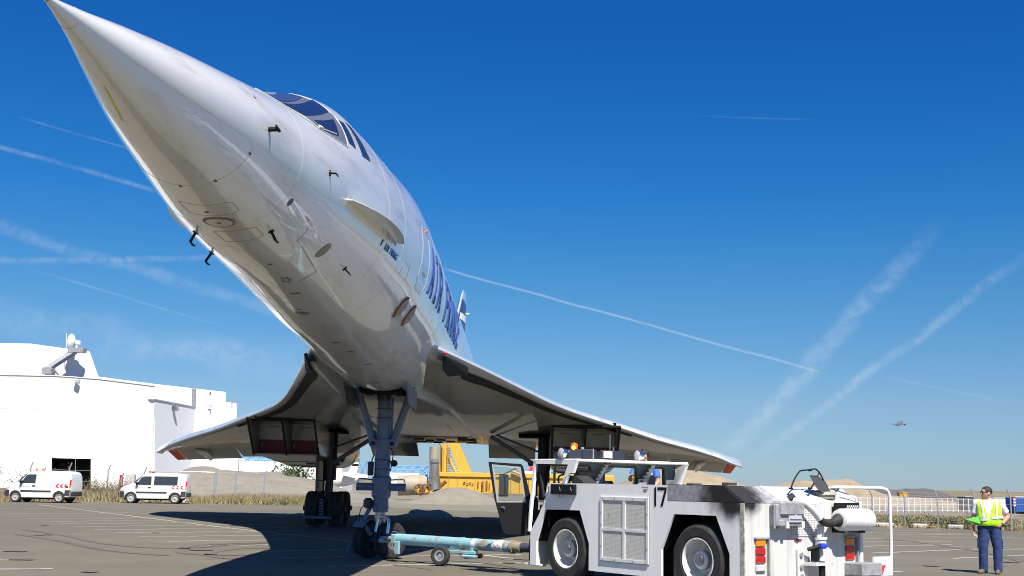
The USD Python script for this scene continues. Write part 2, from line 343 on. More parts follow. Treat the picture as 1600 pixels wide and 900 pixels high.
for a, b in LINES:
    A, B = gr(*a), gr(*b); d = B - A; L = np.linalg.norm(d); d /= L; nrm = np.array([-d[1], d[0], 0]) * .05
    k = max(2, int(L / .7)); ts = np.linspace(0, L, k + 1); jit = RNG.uniform(.8, 1.12, k + 1)
    up = [A + d * t + nrm * j for t, j in zip(ts, jit)]; lo = [A + d * t - nrm * j for t, j in zip(ts, jit)]
    v = np.array(up + lo); v[:, 2] = .004
    f = []
    for i in range(k): f += [(i, i + k + 1, i + 1), (i + 1, i + k + 1, i + k + 2)]
    obj('painted_line', T(v, f), 'line_paint', apron, smooth=False)

# ---------------------------------------------------------------- kerbs, grass, fences
HZ = lambda px: 753 + .0185 * (px - 800)      # the horizon
def kerb(a, b, label, group):
    A, B = gr(*a), gr(*b); d = B - A; L = np.linalg.norm(d[:2]); ang = math.atan2(d[1], d[0])
    m = rbox(L, .22, .17, .03); m.apply_translation([L / 2, 0, .085]); m.apply_transform(mat4((A[0], A[1], 0.004), ang))
    tag(obj('kerb_block', m, 'concrete'), label, 'kerb', group)
for i, (a, b) in enumerate([((125, 782.8), (151, 782.9)), ((161, 783.5), (186, 784)), ((200, 784.3), (290, 785.8)), ((-6, 780.5), (2, 780.5))]):
    kerb(a, b, 'pale concrete kerb block ' + ['between the two white vans, nearer the left van', 'just ahead of the nose of the right white van', 'long and low underneath the right white van', 'at the left picture edge by the dry bushes'][i], 'kerb blocks by the vans')
for i, (a, b) in enumerate([((1344, 822.5), (1396, 823.2)), ((1426, 824.5), (1449, 825)), ((1481, 826), (1506, 826.8)), ((376, 787.8), (415, 788.4))]):
    kerb(a, b, 'pale concrete kerb block ' + ['nearest the white railing of the tractor', 'under the third right fence post with weeds beside', 'nearest the man in the yellow vest', 'at the foot of the wire panel left of the jet wheels'][i], 'kerb blocks at the apron edge')
def tufts(regions, n, h, seed, w=.02, spread=.35):
    r = np.random.default_rng(seed); V = []; F = []
    for (poly, k) in regions:
        P = sg.Polygon(poly); x0, y0, x1, y1 = P.bounds; c = 0
        while c < k:
            p = r.uniform((x0, y0), (x1, y1))
            if not P.contains(sg.Point(p)): continue
            c += 1
            dens = meshkit.fbm(np.array([p[0] * .35, p[1] * .35, seed * 1.]), 3, seed)
            if dens < .42 and r.random() < .7: continue
            for j in range(7):
                q = p + r.normal(0, .16, 2); hh = h * r.uniform(.35, 1.15) * (.55 + dens); a = r.uniform(0, 2 * np.pi); ww = w * r.uniform(.7, 1.6)
                tip = np.array([q[0] + spread * hh * r.normal(), q[1] + spread * hh * r.normal(), hh])
                i = len(V); V += [(q[0] - ww * math.cos(a), q[1] - ww * math.sin(a), 0), (q[0] + ww * math.cos(a), q[1] + ww * math.sin(a), 0), tuple(tip)]; F.append((i, i + 1, i + 2))
    return T(V, F)
def strip(a, b, depth, side=1):
    A, B = gr(*a)[:2], gr(*b)[:2]; d = B - A; nrm = np.array([-d[1], d[0]]) / np.linalg.norm(d) * depth
    return [A, B, B + nrm, A + nrm]
tag(obj('dry_grass', tufts([(strip((-40, 783), (130, 784), 5), 900), (strip((120, 783.5), (300, 786), 4), 800), (strip((290, 786), (478, 789.5), 3.0), 1300)], 0, .60, 3, .03), 'straw', smooth=False), 'tall straw coloured grass along the apron edge by the vans', 'grass', kind='stuff')
tag(obj('low_grass', tufts([(strip((360, 788), (478, 789.8), 2.0), 900), (strip((300, 786.5), (380, 788), 1.6), 250)], 0, .35, 4, .03), 'straw_green', smooth=False), 'yellow green low grass at the foot of the wire panels', 'grass', kind='stuff')
tag(obj('field_grass', tufts([(strip((1330, 822.5), (1640, 831), 22), 5200)], 0, .17, 5, .03, .6), 'field_straw', smooth=False), 'low dry grass behind the right hand fence posts', 'grass', kind='stuff')
def leafclump(c, rx, ry, rz, n, size, seed, mat, parent, name='crown', up=.4, pts=None):
    r = np.random.default_rng(seed); V = []; F = []
    lobes = r.normal(0, .38, (7, 3)) * [rx, ry, rz]; lobes[:, 2] = np.abs(lobes[:, 2])
    for k in range(n):
        l = lobes[r.integers(7)]; p = l + r.normal(0, .30, 3) * [rx, ry, rz]; p[2] = abs(p[2] + .15 * rz)
        d = r.normal(size=3); d[2] += up; d /= np.linalg.norm(d); s = np.cross(d, r.normal(size=3)); s /= np.linalg.norm(s); L = size * r.uniform(.6, 1.4)
        q = np.array(c) + p; i = len(V)
        V += [q, q + d * L * .5 + s * L * .26, q + d * L, q + d * L * .5 - s * L * .26]; F += [(i, i + 1, i + 2), (i, i + 2, i + 3)]
    return obj(name, T(V, F), mat, parent, smooth=False)
def plant(name, px, py, depth_back, rx, rz, n, size, seed, mat, label, cat_='bush', group=None, up=.4):
    c = gr(px, py); c = c + np.array([0, depth_back, 0]); c[2] = 0
    t = thing(name, label, cat_, group, mat4(c))
    leafclump((0, 0, 0), rx, rx * .7, rz, n, size, seed, mat, t, up=up)
    rr = np.random.default_rng(seed + 50)
    obj('stem', [tube(smoothpath([(0, 0, 0), (rr.normal(0, rx * .15), 0, rz * .4), (rr.normal(0, rx * .4), rr.normal(0, rx * .3), rz * .9)], 6), [.02, .018, .015, .012, .009, .005], 5) for _ in range(9)], 'stem', t)
for i, (px, py, rx, rz, lab) in enumerate([(1356, 822, .62, .55, 'low green weed right beside the white tractor railing'), (1394, 822.5, .75, .7, 'bright green weed between the first two fence posts'), (1430, 823.5, .8, .75, 'spreading green weed just left of the middle fence post'), (1470, 824, .9, 1.05, 'tall dark green weed under the middle fence post'), (1494, 825, .55, .75, 'narrow green weed left of the waiting man'), (1517, 826, .65, 1.0, 'dark green weed behind the arm of the waiting man'), (1577, 828, .8, .6, 'low green weed right of the waiting man')]):
    plant('weed', px, py, .5, rx * .62, rz * .45, 330, .085, 20 + i, 'leaf' if i in (0, 1, 2) else 'leaf_dark', lab, 'weed', 'weeds along the right fence')
for i, (px, py, rx, rz, lab) in enumerate([(18, 782, 1.5, 1.45, 'dry brown shrub at the left edge in front of the hangar'), (42, 782, 1.3, 1.5, 'dry brown shrub behind the bonnet of the left van'), (70, 781, 1.3, 1.5, 'dry brown shrub behind the roof of the left van'), (132, 783, 1.0, 1.15, 'dry shrub right behind the rear of the left van'), (157, 783, 1.1, 1.3, 'dry shrub halfway between the two vans'), (178, 783, .9, 1.05, 'dry shrub ahead of the right van')]):
    plant('dry_shrub', px, py, 2.2, rx, rz, 2600, .085, 40 + i, 'shrub_dry', lab, 'shrub', 'dry shrubs along the left fence', 1.2)
pc_ = pt(-7, 745, 78); pl = thing('palm_plant', 'spiky green palm leaves at the left picture edge above the dry shrubs', 'palm', None, mat4((pc_[0], 78, 0)))
obj('trunk', tube([(0, 0, 0), (.03, 0, .8), (0, 0, 1.6)], [.2, .16, .14], 10), 'stem', pl)
for k in range(22):
    aa = k * 2.4; el = .2 + (k % 6) * .24; P = smoothpath([(0, 0, 1.6), (.45 * math.cos(aa) * math.cos(el), .45 * math.sin(aa) * math.cos(el), 1.6 + .5 * math.sin(el)), (.95 * math.cos(aa) * math.cos(el), .95 * math.sin(aa) * math.cos(el), 1.6 + .75 * math.sin(el) - .18)], 9)
    V, F = [], []
    for i in range(8):
        t_ = P[i + 1] - P[i]; s_ = np.cross(t_, (0, 0, 1.)); s_ /= np.linalg.norm(s_) + 1e-9
        for sd in (1, -1):
            n_ = len(V); V += [P[i], P[i + 1], P[i] + t_ * 1.6 + s_ * sd * .16 * math.sin((i + 1.5) / 10 * math.pi) + np.array([0, 0, -.03])]; F.append((n_, n_ + 1, n_ + 2))
    obj('frond', T(V, F), 'leaf', pl, smooth=False)
# bush behind the gravel heap
tb = thing('green_bush', 'round green bush behind the gravel heap below the jet engine', 'bush', None, mat4((*pt(458, 744, 112)[:2], 0)))
leafclump((0, 0, .7), 2.3, 1.6, 2.0, 1900, .32, 71, 'leaf_dark', tb)
obj('stem', [tube([(0, 0, 0), (.5 * math.cos(a), .4 * math.sin(a), 1.8)], [.07, .03], 6) for a in (0, 2, 4)], 'stem', tb)

def post(base, h, lean, label, group, name='fence_post', r=.035, arm=True):
    """galvanised post whose top leans over; lean = direction of the arm"""
    t = thing(name, label, 'fence post', group, mat4((base[0], base[1], 0)))
    obj('shaft', cyl((0, 0, 0), (0, 0, h - (.38 if arm else 0)), r, 8), 'galvanised', t)
    if arm: obj('arm', cyl((0, 0, h - .385), (lean[0], lean[1], h), r * .9, 8), 'galvanised', t)
RP = [(1364, 821), (1414.5, 823), (1466, 824.5), (1524.5, 828), (1581, 829.5)]
labs = ['framed by the white tractor railing', 'second from the tractor with a leaning arm', 'with tall weeds at its foot, midway to the man', 'just left of the waiting man', 'just right of the waiting man']
RB = [gr(*p) for p in RP]
for i, b in enumerate(RB):
    post(b, EYE + (HZ(RP[i][0]) - 763.7) / FPX * b[1], (-.13, 0), 'galvanised fence post ' + labs[i], 'leaning fence posts on the right')
ext = [RB[0] - (RB[1] - RB[0])] + RB + [RB[-1] + (RB[-1] - RB[-2])]
for k, zz in enumerate((.25, .7, 1.12, 1.38, 1.52)):
    off = -.0 if zz < 1.2 else (-.06 if zz < 1.45 else -.11)
    tag(obj('fence_wire', [cyl((a[0] + off, a[1], zz), (b_[0] + off, b_[1], zz), .004, 4) for a, b_ in zip(ext[:-1], ext[1:])], 'galvanised', smooth=False), ['lowest', 'second lowest', 'middle', 'second highest', 'topmost barbed'][k] + ' thin wire of the right hand fence', 'wire', 'wires of the right fence')
for i, (px, py, pyt, lab) in enumerate([(20, 781, 721, 'behind the bonnet of the left van'), (41, 781, 730, 'seen over the windscreen of the left van'), (146, 783, 726, 'between the two vans, tallest there'), (169, 782, 738, 'short, left of the right van bonnet'), (205, 783.5, 729, 'behind the windscreen of the right van'), (84, 780, 723, 'in front of the dark hangar opening')]):
    b = gr(px, py) + np.array([0, 2.5, 0]); hz = HZ(px)
    post(b, EYE + (hz - pyt) / FPX * b[1], (.14, 0), 'grey leaning fence post ' + lab, 'leaning fence posts by the vans', r=.05)
for k, (zz, lab) in enumerate(((1.2, 'lower'), (1.9, 'upper'))):
    a, b_ = gr(-40, 781) + [0, 2.5, 0], gr(290, 785) + [0, 2.5, 0]
    tag(obj('fence_wire', cyl((a[0], a[1], zz), (b_[0], b_[1], zz), .008, 4), 'galvanised', smooth=False), lab + ' wire of the fence behind the vans', 'wire', 'wires of the left fence')
# temporary wire panels
def wire_panel(a, b, h, label):
    A, B = gr(*a), gr(*b); A[2] = B[2] = 0; t = thing('wire_panel', label, 'fence panel', 'temporary wire panels by the gravel heap')
    z = np.array([0, 0, 1.0])
    for P in (A, B):
        obj('post', cyl(P, P + z * h, .035, 8), 'galvanised', t); obj('foot', box(P[0], P[1], .06, .5, .2, .12, .02), 'concrete', t)
    each('rail', [cyl(A + z * (h - .02), B + z * (h - .02), .02, 6), cyl(A + z * .2, B + z * .2, .02, 6)], 'galvanised', t)
    n = int(np.linalg.norm(B - A) / .30)
    obj('wire', [cyl(A + (B - A) * k / n + z * .2, A + (B - A) * k / n + z * h, .004, 3) for k in range(1, n)] + [cyl(A + z * (h * q), B + z * (h * q), .004, 3) for q in (.35, .6, .8)], 'galvanised', t, smooth=False)
wire_panel((276, 785.5), (333.5, 786.3), 1.95, 'wire fence panel in front of the heap, nearest the right van')
wire_panel((336.5, 786.4), (366, 787), 1.95, 'narrow wire fence panel, middle one before the gravel heap')
wire_panel((367.5, 787), (411.5, 788), 1.9, 'wire fence panel before the gravel heap, nearest the jet wheels')

# ---------------------------------------------------------------- heaps of gravel
def heap(name, prof, depth, depth_half, label, mat, seed, rough=.12):
    """prof: (px, top py) silhouette at that distance"""
    prof = np.array(prof, float); X = np.array([pt(p, q, depth)[0] for p, q in prof]); Z = np.array([max(pt(p, q, depth)[2], 0) for p, q in prof])
    X = np.r_[X[0] - .5 - 1.6 * Z[0], X, X[-1] + .5 + 1.6 * Z[-1]]; Z = np.r_[-.03, Z, -.03]      # runs out to the ground at both ends
    f = PI(X, Z); nx, ny = 120, 40
    xs = np.linspace(X[0], X[-1], nx); ys = np.linspace(-1, 1, ny)
    g = np.zeros((ny, nx, 3))
    for j, yy in enumerate(ys):
        fall = np.clip(1 - abs(yy) ** 1.25, 0, 1)
        n = meshkit.fbm(np.stack([xs * .35, 0 * xs + yy * depth_half * .35, 0 * xs], 1), 4, seed) - .5
        g[j] = np.stack([xs + yy * .6, 0 * xs + depth + yy * depth_half, np.maximum(f(xs) * fall + n * rough * np.sqrt(np.maximum(f(xs), 0)) * 4 * fall * (.4 + abs(yy)), -.02)], 1)
    V = g.reshape(-1, 3); F = []
    for j in range(ny - 1):
        for i in range(nx - 1):
            a = j * nx + i; F += [(a, a + 1, a + nx + 1), (a, a + nx + 1, a + nx)]
    m = T(V, F); m.apply_translation([0, 0, 0.0])
    tag(obj(name, m, mat, smooth=True), label, 'gravel heap')
heap('gravel_heap', [(236, 778), (262, 752), (285, 735), (300, 729.5), (330, 728.5), (345, 733), (375, 734), (400, 736), (430, 735), (448, 741), (470, 744), (500, 752), (530, 761), (560, 770), (590, 778)], 97, 9, 'long pale gravel heap left of the jet, in front of the hangar', 'gravel', 1)
heap('gravel_heap', [(655, 777), (668, 772), (690, 764.5), (705, 761.5), (722, 762), (740, 766), (760, 774), (772, 780)], 92, 3, 'small pale gravel heap in front of the yellow machine', 'gravel', 2, .05)
pm('gravel_sand', (.29, .235, .16), .95, color2=(.225, .18, .12), nscale=.8, ndetail=9, lo=.35, hi=.7, bump=.8, bscale=9)
heap('gravel_heap', [(960, 760), (1000, 741), (1025, 731.5), (1060, 729), (1080, 731), (1105, 738), (1130, 744), (1150, 752), (1180, 765), (1210, 785)], 125, 12, 'pale gravel heap right behind the cab of the tractor', 'gravel_sand', 3)
heap('gravel_heap', [(1180, 780), (1205, 760), (1230, 753), (1255, 749), (1272, 752), (1285, 747.5), (1310, 750), (1325, 748.5), (1345, 756), (1380, 771), (1440, 778), (1490, 784), (1530, 800)], 128, 10, 'pale gravel heap behind the tractor mirror and white railing', 'gravel_sand', 4)
heap('gravel_heap', [(1300, 792), (1335, 768), (1365, 762), (1385, 763), (1400, 765.5), (1420, 762.5), (1440, 763), (1460, 766.5), (1480, 776), (1500, 791)], 150, 14, 'dark grey gravel heap behind the white mesh fence', 'dark_gravel', 5)

# ---------------------------------------------------------------- far things on the right
wf = thing('mesh_fence', 'low white fence of upright bars before the gravel heaps on the right', 'fence')
A, B = gr(1336, 800.5), gr(1530, 800.5); A = A; B = B; z = np.array([0, 0, 1.0]); n = 22
for k in range(n + 1):
    P = A + (B - A) * k / n; obj('bar', box(P[0], P[1], .52, .05, .05, 1.04), 'white_paint', wf, smooth=False)
each('rail', [cyl(A + z * q, B + z * q, .02, 6) for q in (.12, .55, 1.0)], 'white_paint', wf)
obj('mesh', [cyl(A + (B - A) * k / 110 + z * .1, A + (B - A) * k / 110 + z * 1.0, .006, 3) for k in range(111)], 'white_paint', wf, smooth=False)
def far_box(x0, x1, ytop, depth, mat, label, trim):
    a, b_ = pt(x0, 790, depth), pt(x1, ytop, depth); L = b_[0] - a[0]; h = b_[2]; t = thing('container', label, 'container', 'low containers far off on the right', mat4((a[0], depth, 0)))
    obj('body', b2((0, 0, .12), (L, 2.0, h), .03), mat, t); obj('lid', b2((-.03, -.03, h), (L + .03, 2.03, h + .05), .01), trim, t)
    for k in range(1, 6): obj('rib', b2((L * k / 6 - .02, -.03, .15), (L * k / 6 + .02, .005, h - .03)), mat, t)
    for x in (.1, L - .25): obj('skid', b2((x, .1, 0), (x + .15, 1.9, .12)), 'dark_plastic', t)
far_box(1553, 1581, 778.5, 98, 'white_paint', 'low white container far off, right behind the head of the waiting man', 'building_trim')
far_box(1587.5, 1612, 777.5, 94, 'navy_letter', 'low blue container at the right picture edge', 'white_paint')
far_box(1509.5, 1522, 777, 102, 'dark_plastic', 'low dark grey container far off, left of the waiting man', 'building_trim')
rs = pt(1585, 784, 93.5); mk = thing('striped_board', 'narrow red and white striped board beside the blue container', 'sign', M=mat4((rs[0], rs[1], 0)))
obj('post', cyl((0, 0, 0), (0, 0, 1.3), .03, 6), 'galvanised', mk)
for k in range(6): obj('stripe', box(0, -.03, .62 + .11 * k, .16, .02, .11), 'red_paint' if k % 2 else 'white_paint', mk, smooth=False)
cc = gr(1587, 801); ct = thing('traffic_cone', 'orange traffic cone with white band in the far right field', 'traffic cone', None, mat4((cc[0], cc[1], 0)))
obj('cone', tube([(0, 0, .03), (0, 0, .75)], [.2, .04], 12), 'orange_mark', ct); obj('band', tube([(0, 0, .38), (0, 0, .52)], [.13, .1], 12), 'white_paint', ct); obj('base', box(0, 0, .02, .5, .5, .04), 'orange_mark', ct)
yb = pt(1410, 778, 140); yt = thing('yellow_skip', 'small yellow container standing at the foot of the dark heap', 'container', None, mat4((yb[0], yb[1], 0)))
obj('tub', tube([(0, 0, .1), (0, 0, 1.3)], [.5, .62], 8), 'yellow_paint', yt); obj('rim', tube([(0, 0, 1.3), (0, 0, 1.38)], [.68, .68], 8), 'yellow_paint', yt)

# ---------------------------------------------------------------- wear on the asphalt: tyre marks, sealed cracks, oil spots
pm('tyre_mark', (.098, .088, .068), .9, color2=(.124, .112, .086), nscale=1.6, lo=.45, hi=.6); pm('tar', (.10, .091, .073), .8, color2=(.11, .10, .08), nscale=4); pm('oil_spot', (.10, .091, .072), .8, color2=(.13, .118, .09), nscale=5, lo=.4, hi=.6)
def ribbon(P, w, z):
    P = np.asarray(P, float); t = np.gradient(P, axis=0); nrm = np.stack([-t[:, 1], t[:, 0]], 1); nrm /= np.linalg.norm(nrm, axis=1)[:, None]; k = len(P); w = np.broadcast_to(w, (k,))[:, None]
    v = np.vstack([np.c_[P + nrm * w / 2, np.full(k, z)], np.c_[P - nrm * w / 2, np.full(k, z)]]); f = []
    for i in range(k - 1): f += [(i, i + k, i + 1), (i + 1, i + k, i + k + 1)]
    m = T(v, f)
    if m.face_normals[0][2] < 0: m.invert()
    return m
def gpath(pix, n=30): return smoothpath([gr(*q) for q in pix], n)[:, :2]
for pix, w in (([(420, 848), (350, 850), (300, 853), (284, 859), (300, 866), (350, 868), (400, 866)], .28), ([(430, 856), (370, 858), (335, 862), (330, 868), (370, 874)], .26), ([(300, 857), (370, 851), (430, 849)], .25), ([(40, 828), (110, 838), (170, 850), (240, 856), (320, 858)], .30), ([(30, 835), (100, 846), (170, 860), (260, 868)], .30), ([(1380, 842), (1440, 848), (1520, 860), (1600, 878)], .26), ([(640, 880), (700, 876), (760, 880), (820, 893)], .24)):
    obj('tyre_mark', ribbon(gpath(pix), w, .008), 'tyre_mark', apron, smooth=False)
rg = np.random.default_rng(12)
for k in range(14):
    x, y = rg.uniform(-60, 1650), rg.uniform(800, 905); p = gr(x, y)[:2]; a = rg.choice([.6, .62, 2.15, 2.2, rg.uniform(0, 3)]); L = rg.uniform(1.5, 7); n = 14; q = np.cumsum(np.c_[np.cos(a + rg.normal(0, .35, n)), np.sin(a + rg.normal(0, .35, n))] * L / n, 0) + p
    obj('sealed_crack', ribbon(q, rg.uniform(.018, .045) * (1 + .5 * np.sin(np.arange(n) * 1.7)), .012), 'tar', apron, smooth=False)
for k in range(18):
    x, y = rg.uniform(0, 1600), rg.uniform(800, 900); p = gr(x, y); r = rg.uniform(.08, .32); t_ = np.linspace(0, 2 * np.pi, 15)[:-1]; rr = r * rg.uniform(.6, 1.2, 14)
    v = np.vstack([[p[0], p[1], .016], np.c_[p[0] + rr * np.cos(t_), p[1] + rr * np.sin(t_), np.full(14, .016)]]); obj('oil_spot', T(v, [(0, i + 1, (i + 1) % 14 + 1) for i in range(14)]), 'oil_spot', apron, smooth=False)
# ---------------------------------------------------------------- hangar on the left
def on_plane(px, py, P0, nrm):
    d = CR * (px - 800) / FPX - CU * (py - 450) / FPX + FW; o = np.array([0, 0, EYE]); return o + d * ((P0 - o) @ nrm) / (d @ nrm)
hang = thing('hangar', 'big white aircraft hangar with stepped roof and one dark door opening', 'hangar')
HD = np.array([.86, .51, 0]); HN = np.array([.51, -.86, 0]); HP = np.array([-38.5, 131.0, 0])
def wall_poly(pix, setback, thick, name, mat, holes=(), bottom=True):
    P0 = HP - HN * setback
    def uv(q):
        p = on_plane(q[0], q[1], P0, HN); return ((p - P0) @ HD, p[2])
    poly = sg.Polygon([uv(q) for q in pix], [[uv(q) for q in h] for h in holes])
    m = prism(poly, thick, 'xz', 0.0); v = m.vertices
    m.vertices = P0 + v[:, :1] * HD + v[:, 1:2] * (-HN) + v[:, 2:] * np.array([0, 0, 1.0])
    if m.volume < 0: m.invert()
    return obj(name, m, mat, hang, smooth=False), uv
GROUNDY = 772
main_top = [(-260, 588), (0, 585.5), (85, 587), (155, 592), (242, 603)]
hole = [(81, 715.5), (143.5, 717), (142, 760), (80, 760)]
_, UVH = wall_poly(main_top + [(242, 766), (142, 764), (142.6, 717.2), (81, 715.5), (80, 763), (-260, 762)], 0, .5, 'front_wall', 'building_white')
wall_poly([(-260, 536), (0, 536), (48, 537), (140, 549.5), (156, 594), (100, 596), (-260, 596)], 6, 8, 'upper_block', 'building_white')
wall_poly([(150, 588), (242, 600), (352.5, 612.5), (353, 628), (369.5, 630), (371, 760), (242, 760), (150, 700)], 9, 12, 'rear_block', 'building_white')
# parapet caps and sheet joints of the big front
def on_wall(a, b, r, name, mat, setback=-.06):
    P0 = HP - HN * setback; obj(name, cyl(on_plane(*a, P0, HN), on_plane(*b, P0, HN), r, 6), mat, hang)
for a, b in zip(main_top[:-1], main_top[1:]): on_wall(a, b, .05, 'parapet_cap', 'building_grey')
for y0, y1 in ((631, 645), (683, 693)): on_wall((-200, y0), (241, y1), .018, 'wall_joint', 'building_grey', -.012)
for x in (-60, 30, 120, 200): on_wall((x, 590 + .05 * max(x, 0)), (x - 3, 758), .015, 'wall_joint', 'building_grey', -.010)
# the dark opening: floor, inner walls and things inside
P0 = HP
def hole_pt(px, py, back): return on_plane(px, py, HP - HN * back, HN)
iu0, iu1 = UVH((80, 740))[0], UVH((143, 740))[0]
def hbox(u0, u1, n0, n1, z0, z1, name, mat, bev=0):
    m = b2((u0, n0, z0), (u1, n1, z1), bev); v = m.vertices; m.vertices = HP + v[:, :1] * HD - v[:, 1:2] * HN + v[:, 2:] * [0, 0, 1.0]
    if m.volume < 0: m.invert()
    return obj(name, m, mat, hang, smooth=False)
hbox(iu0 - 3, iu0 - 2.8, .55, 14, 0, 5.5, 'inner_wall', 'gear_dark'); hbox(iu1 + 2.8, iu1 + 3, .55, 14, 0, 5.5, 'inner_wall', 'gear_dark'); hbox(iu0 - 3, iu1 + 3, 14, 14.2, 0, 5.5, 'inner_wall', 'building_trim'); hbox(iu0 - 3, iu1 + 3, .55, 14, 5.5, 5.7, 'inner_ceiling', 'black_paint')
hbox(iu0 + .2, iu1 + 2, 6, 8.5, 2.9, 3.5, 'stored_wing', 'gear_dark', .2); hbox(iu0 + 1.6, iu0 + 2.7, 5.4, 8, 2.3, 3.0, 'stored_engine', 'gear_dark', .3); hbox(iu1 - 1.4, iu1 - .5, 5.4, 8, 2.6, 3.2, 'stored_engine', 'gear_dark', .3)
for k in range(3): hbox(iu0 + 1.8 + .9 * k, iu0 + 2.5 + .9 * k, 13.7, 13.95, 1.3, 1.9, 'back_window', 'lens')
# lower annexe with a shaded face
AD = np.array([.12, 1.0, 0]); AD /= np.linalg.norm(AD); AN = np.array([AD[1], -AD[0], 0]); AP = pt(236, 760, 131.6); AP[2] = 0
def apoly(pix, thick, name, mat, back=0.):
    P0 = AP - AN * back
    uv = [((on_plane(*q, P0, AN) - P0) @ AD, on_plane(*q, P0, AN)[2]) for q in pix]
    m = prism(sg.Polygon(uv), thick, 'xz', 0.); v = m.vertices; m.vertices = P0 + v[:, :1] * AD - v[:, 1:2] * AN + v[:, 2:] * [0, 0, 1.0]
    if m.volume < 0: m.invert()
    return obj(name, m, mat, hang, smooth=False)
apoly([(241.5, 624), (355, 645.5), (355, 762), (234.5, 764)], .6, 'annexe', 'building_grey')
apoly([(241.3, 622.8), (355, 644.5), (355, 645.8), (241.3, 624.4)], .75, 'annexe_cap', 'building_trim', -.08)
apoly([(275, 633.5), (279, 634.5), (280, 642), (277.5, 641)], .5, 'wall_lamp', 'building_trim', -.55)
# lamp on the front, ladder, dish platform and sloping gangway
P1 = HP + HN * .5
q = on_plane(121, 596, P1, HN); obj('wall_lamp', box(*q, .5, .5, .45, .08), 'building_trim', hang)
PL = HP - HN * 5.4
W_ = lambda px, py, s=0.: on_plane(px, py, PL + HN * s, HN)
obj('gangway', [cyl(W_(72, 578, 1), W_(118, 548, 1), .36, 4), cyl(W_(84, 572, 1), W_(118, 545, 1), .1, 5), cyl(W_(84, 577, 1), W_(93, 588, 1), .12, 5)], 'grey_metal', hang)
obj('platform', [box(*(W_(121, 547.5, 1)), 1.6, 1.2, .5), box(*(W_(76, 580, 1)), 1.0, 1.2, .7)], 'grey_metal', hang)
obj('dish', [place(lathe([(.05, 0), (.5, .08), (.85, .3), (.87, .3), (.5, .05), (.05, -.03)], 'x', 20), mat4(W_(116, 534, 1), math.radians(170))), cyl(W_(120, 545, 1), W_(119, 534, 1), .12, 8), box(*W_(122, 536, 1), .5, .5, .5, .1)], 'building_grey', hang)
obj('mast', cyl(W_(104, 543, 1), W_(104, 521, 1), .045, 6), 'building_grey', hang)
obj('railing', [cyl(W_(112, 543, 1), W_(129, 545, 1), .03, 5)] + [cyl(W_(x, 543 + (x - 112) * .1, 1), W_(x, 547, 1), .03, 5) for x in (112, 118, 124, 129)], 'grey_metal', hang)
PB = HP - HN * 8.6
Wb = lambda px, py: on_plane(px, py, PB, HN)
obj('roof_ladder', [cyl(Wb(x, 600), Wb(x - .3, 634), .05, 5) for x in (302, 306)] + [cyl(Wb(302, y), Wb(306, y + .2), .04, 4) for y in range(602, 634, 3)], 'grey_metal', hang)
obj('aerial', [cyl(Wb(363.5, 630), Wb(363.5, 622), .06, 5), cyl(Wb(329, 609), Wb(330, 606), .1, 5), cyl(Wb(330, 632), Wb(330, 640), .05, 5), cyl(Wb(326, 633), Wb(331, 632.5), .06, 5)], 'grey_metal', hang)
# boxes at the hangar foot seen between the vans
for i, (x0, x1, y0, y1, m, lab) in enumerate([(195, 210, 741, 757, 'concrete', 'beige cabinet at the hangar foot, ahead of the right van'), (186, 190, 742, 754, 'red_paint', 'narrow red box at the hangar foot, between the vans'), (212, 232, 740, 757, 'building_grey', 'pale slatted gate at the hangar foot behind the right van')]):
    a, b_ = pt(x0, y1, 112), pt(x1, y0, 112); tag(obj('utility_box', b2((a[0], 112, 0), (b_[0], 112.6, b_[2]), .03), m, smooth=False), lab, 'box')
a, b_ = pt(372, 747, 118), pt(430, 722, 118)
# low white building and the blue lattice roof beyond the jet
low = thing('low_building', 'low white building with blue lattice roof far behind the jet wheels', 'building')
for (x0, x1, ytop) in ((356, 372, 716), (372, 478, 722), (478, 535, 730), (596, 655, 739.5)):
    d = 175 if x0 < 590 else 210
    a, b_ = pt(x0, 752, d), pt(x1, ytop, d); obj('wall', b2((a[0], d, 0), (b_[0], d + 12, b_[2])), 'building_white', low, smooth=False)
def lattice(x0, x1, y0, y1, d, parent):
    a, b_ = pt(x0, y1, d), pt(x1, y0, d); zb, zt = a[2], b_[2]; ms = []; n = int((b_[0] - a[0]) / 1.35)
    for z_ in (zb, zt, (zb + zt) / 2): ms.append(box((a[0] + b_[0]) / 2, d, z_, b_[0] - a[0], .2, .16))
    for k in range(n):
        xa, xb = a[0] + (b_[0] - a[0]) * k / n, a[0] + (b_[0] - a[0]) * (k + 1) / n
        ms += [cyl((xa, d, zb), (xb, d, zt), .075, 4), cyl((xa, d, zt), (xb, d, zb), .075, 4), cyl((xa, d + 2, zb), (xb, d + 2, zt), .07, 4)]
    obj('lattice_truss', ms, 'lattice_blue', parent, smooth=False)
lattice(362, 440, 713, 722.5, 180, low); lattice(560, 598, 721, 745, 212, low); lattice(596, 682, 728.5, 738.8, 212, low); lattice(648, 682, 738, 748, 214, low)
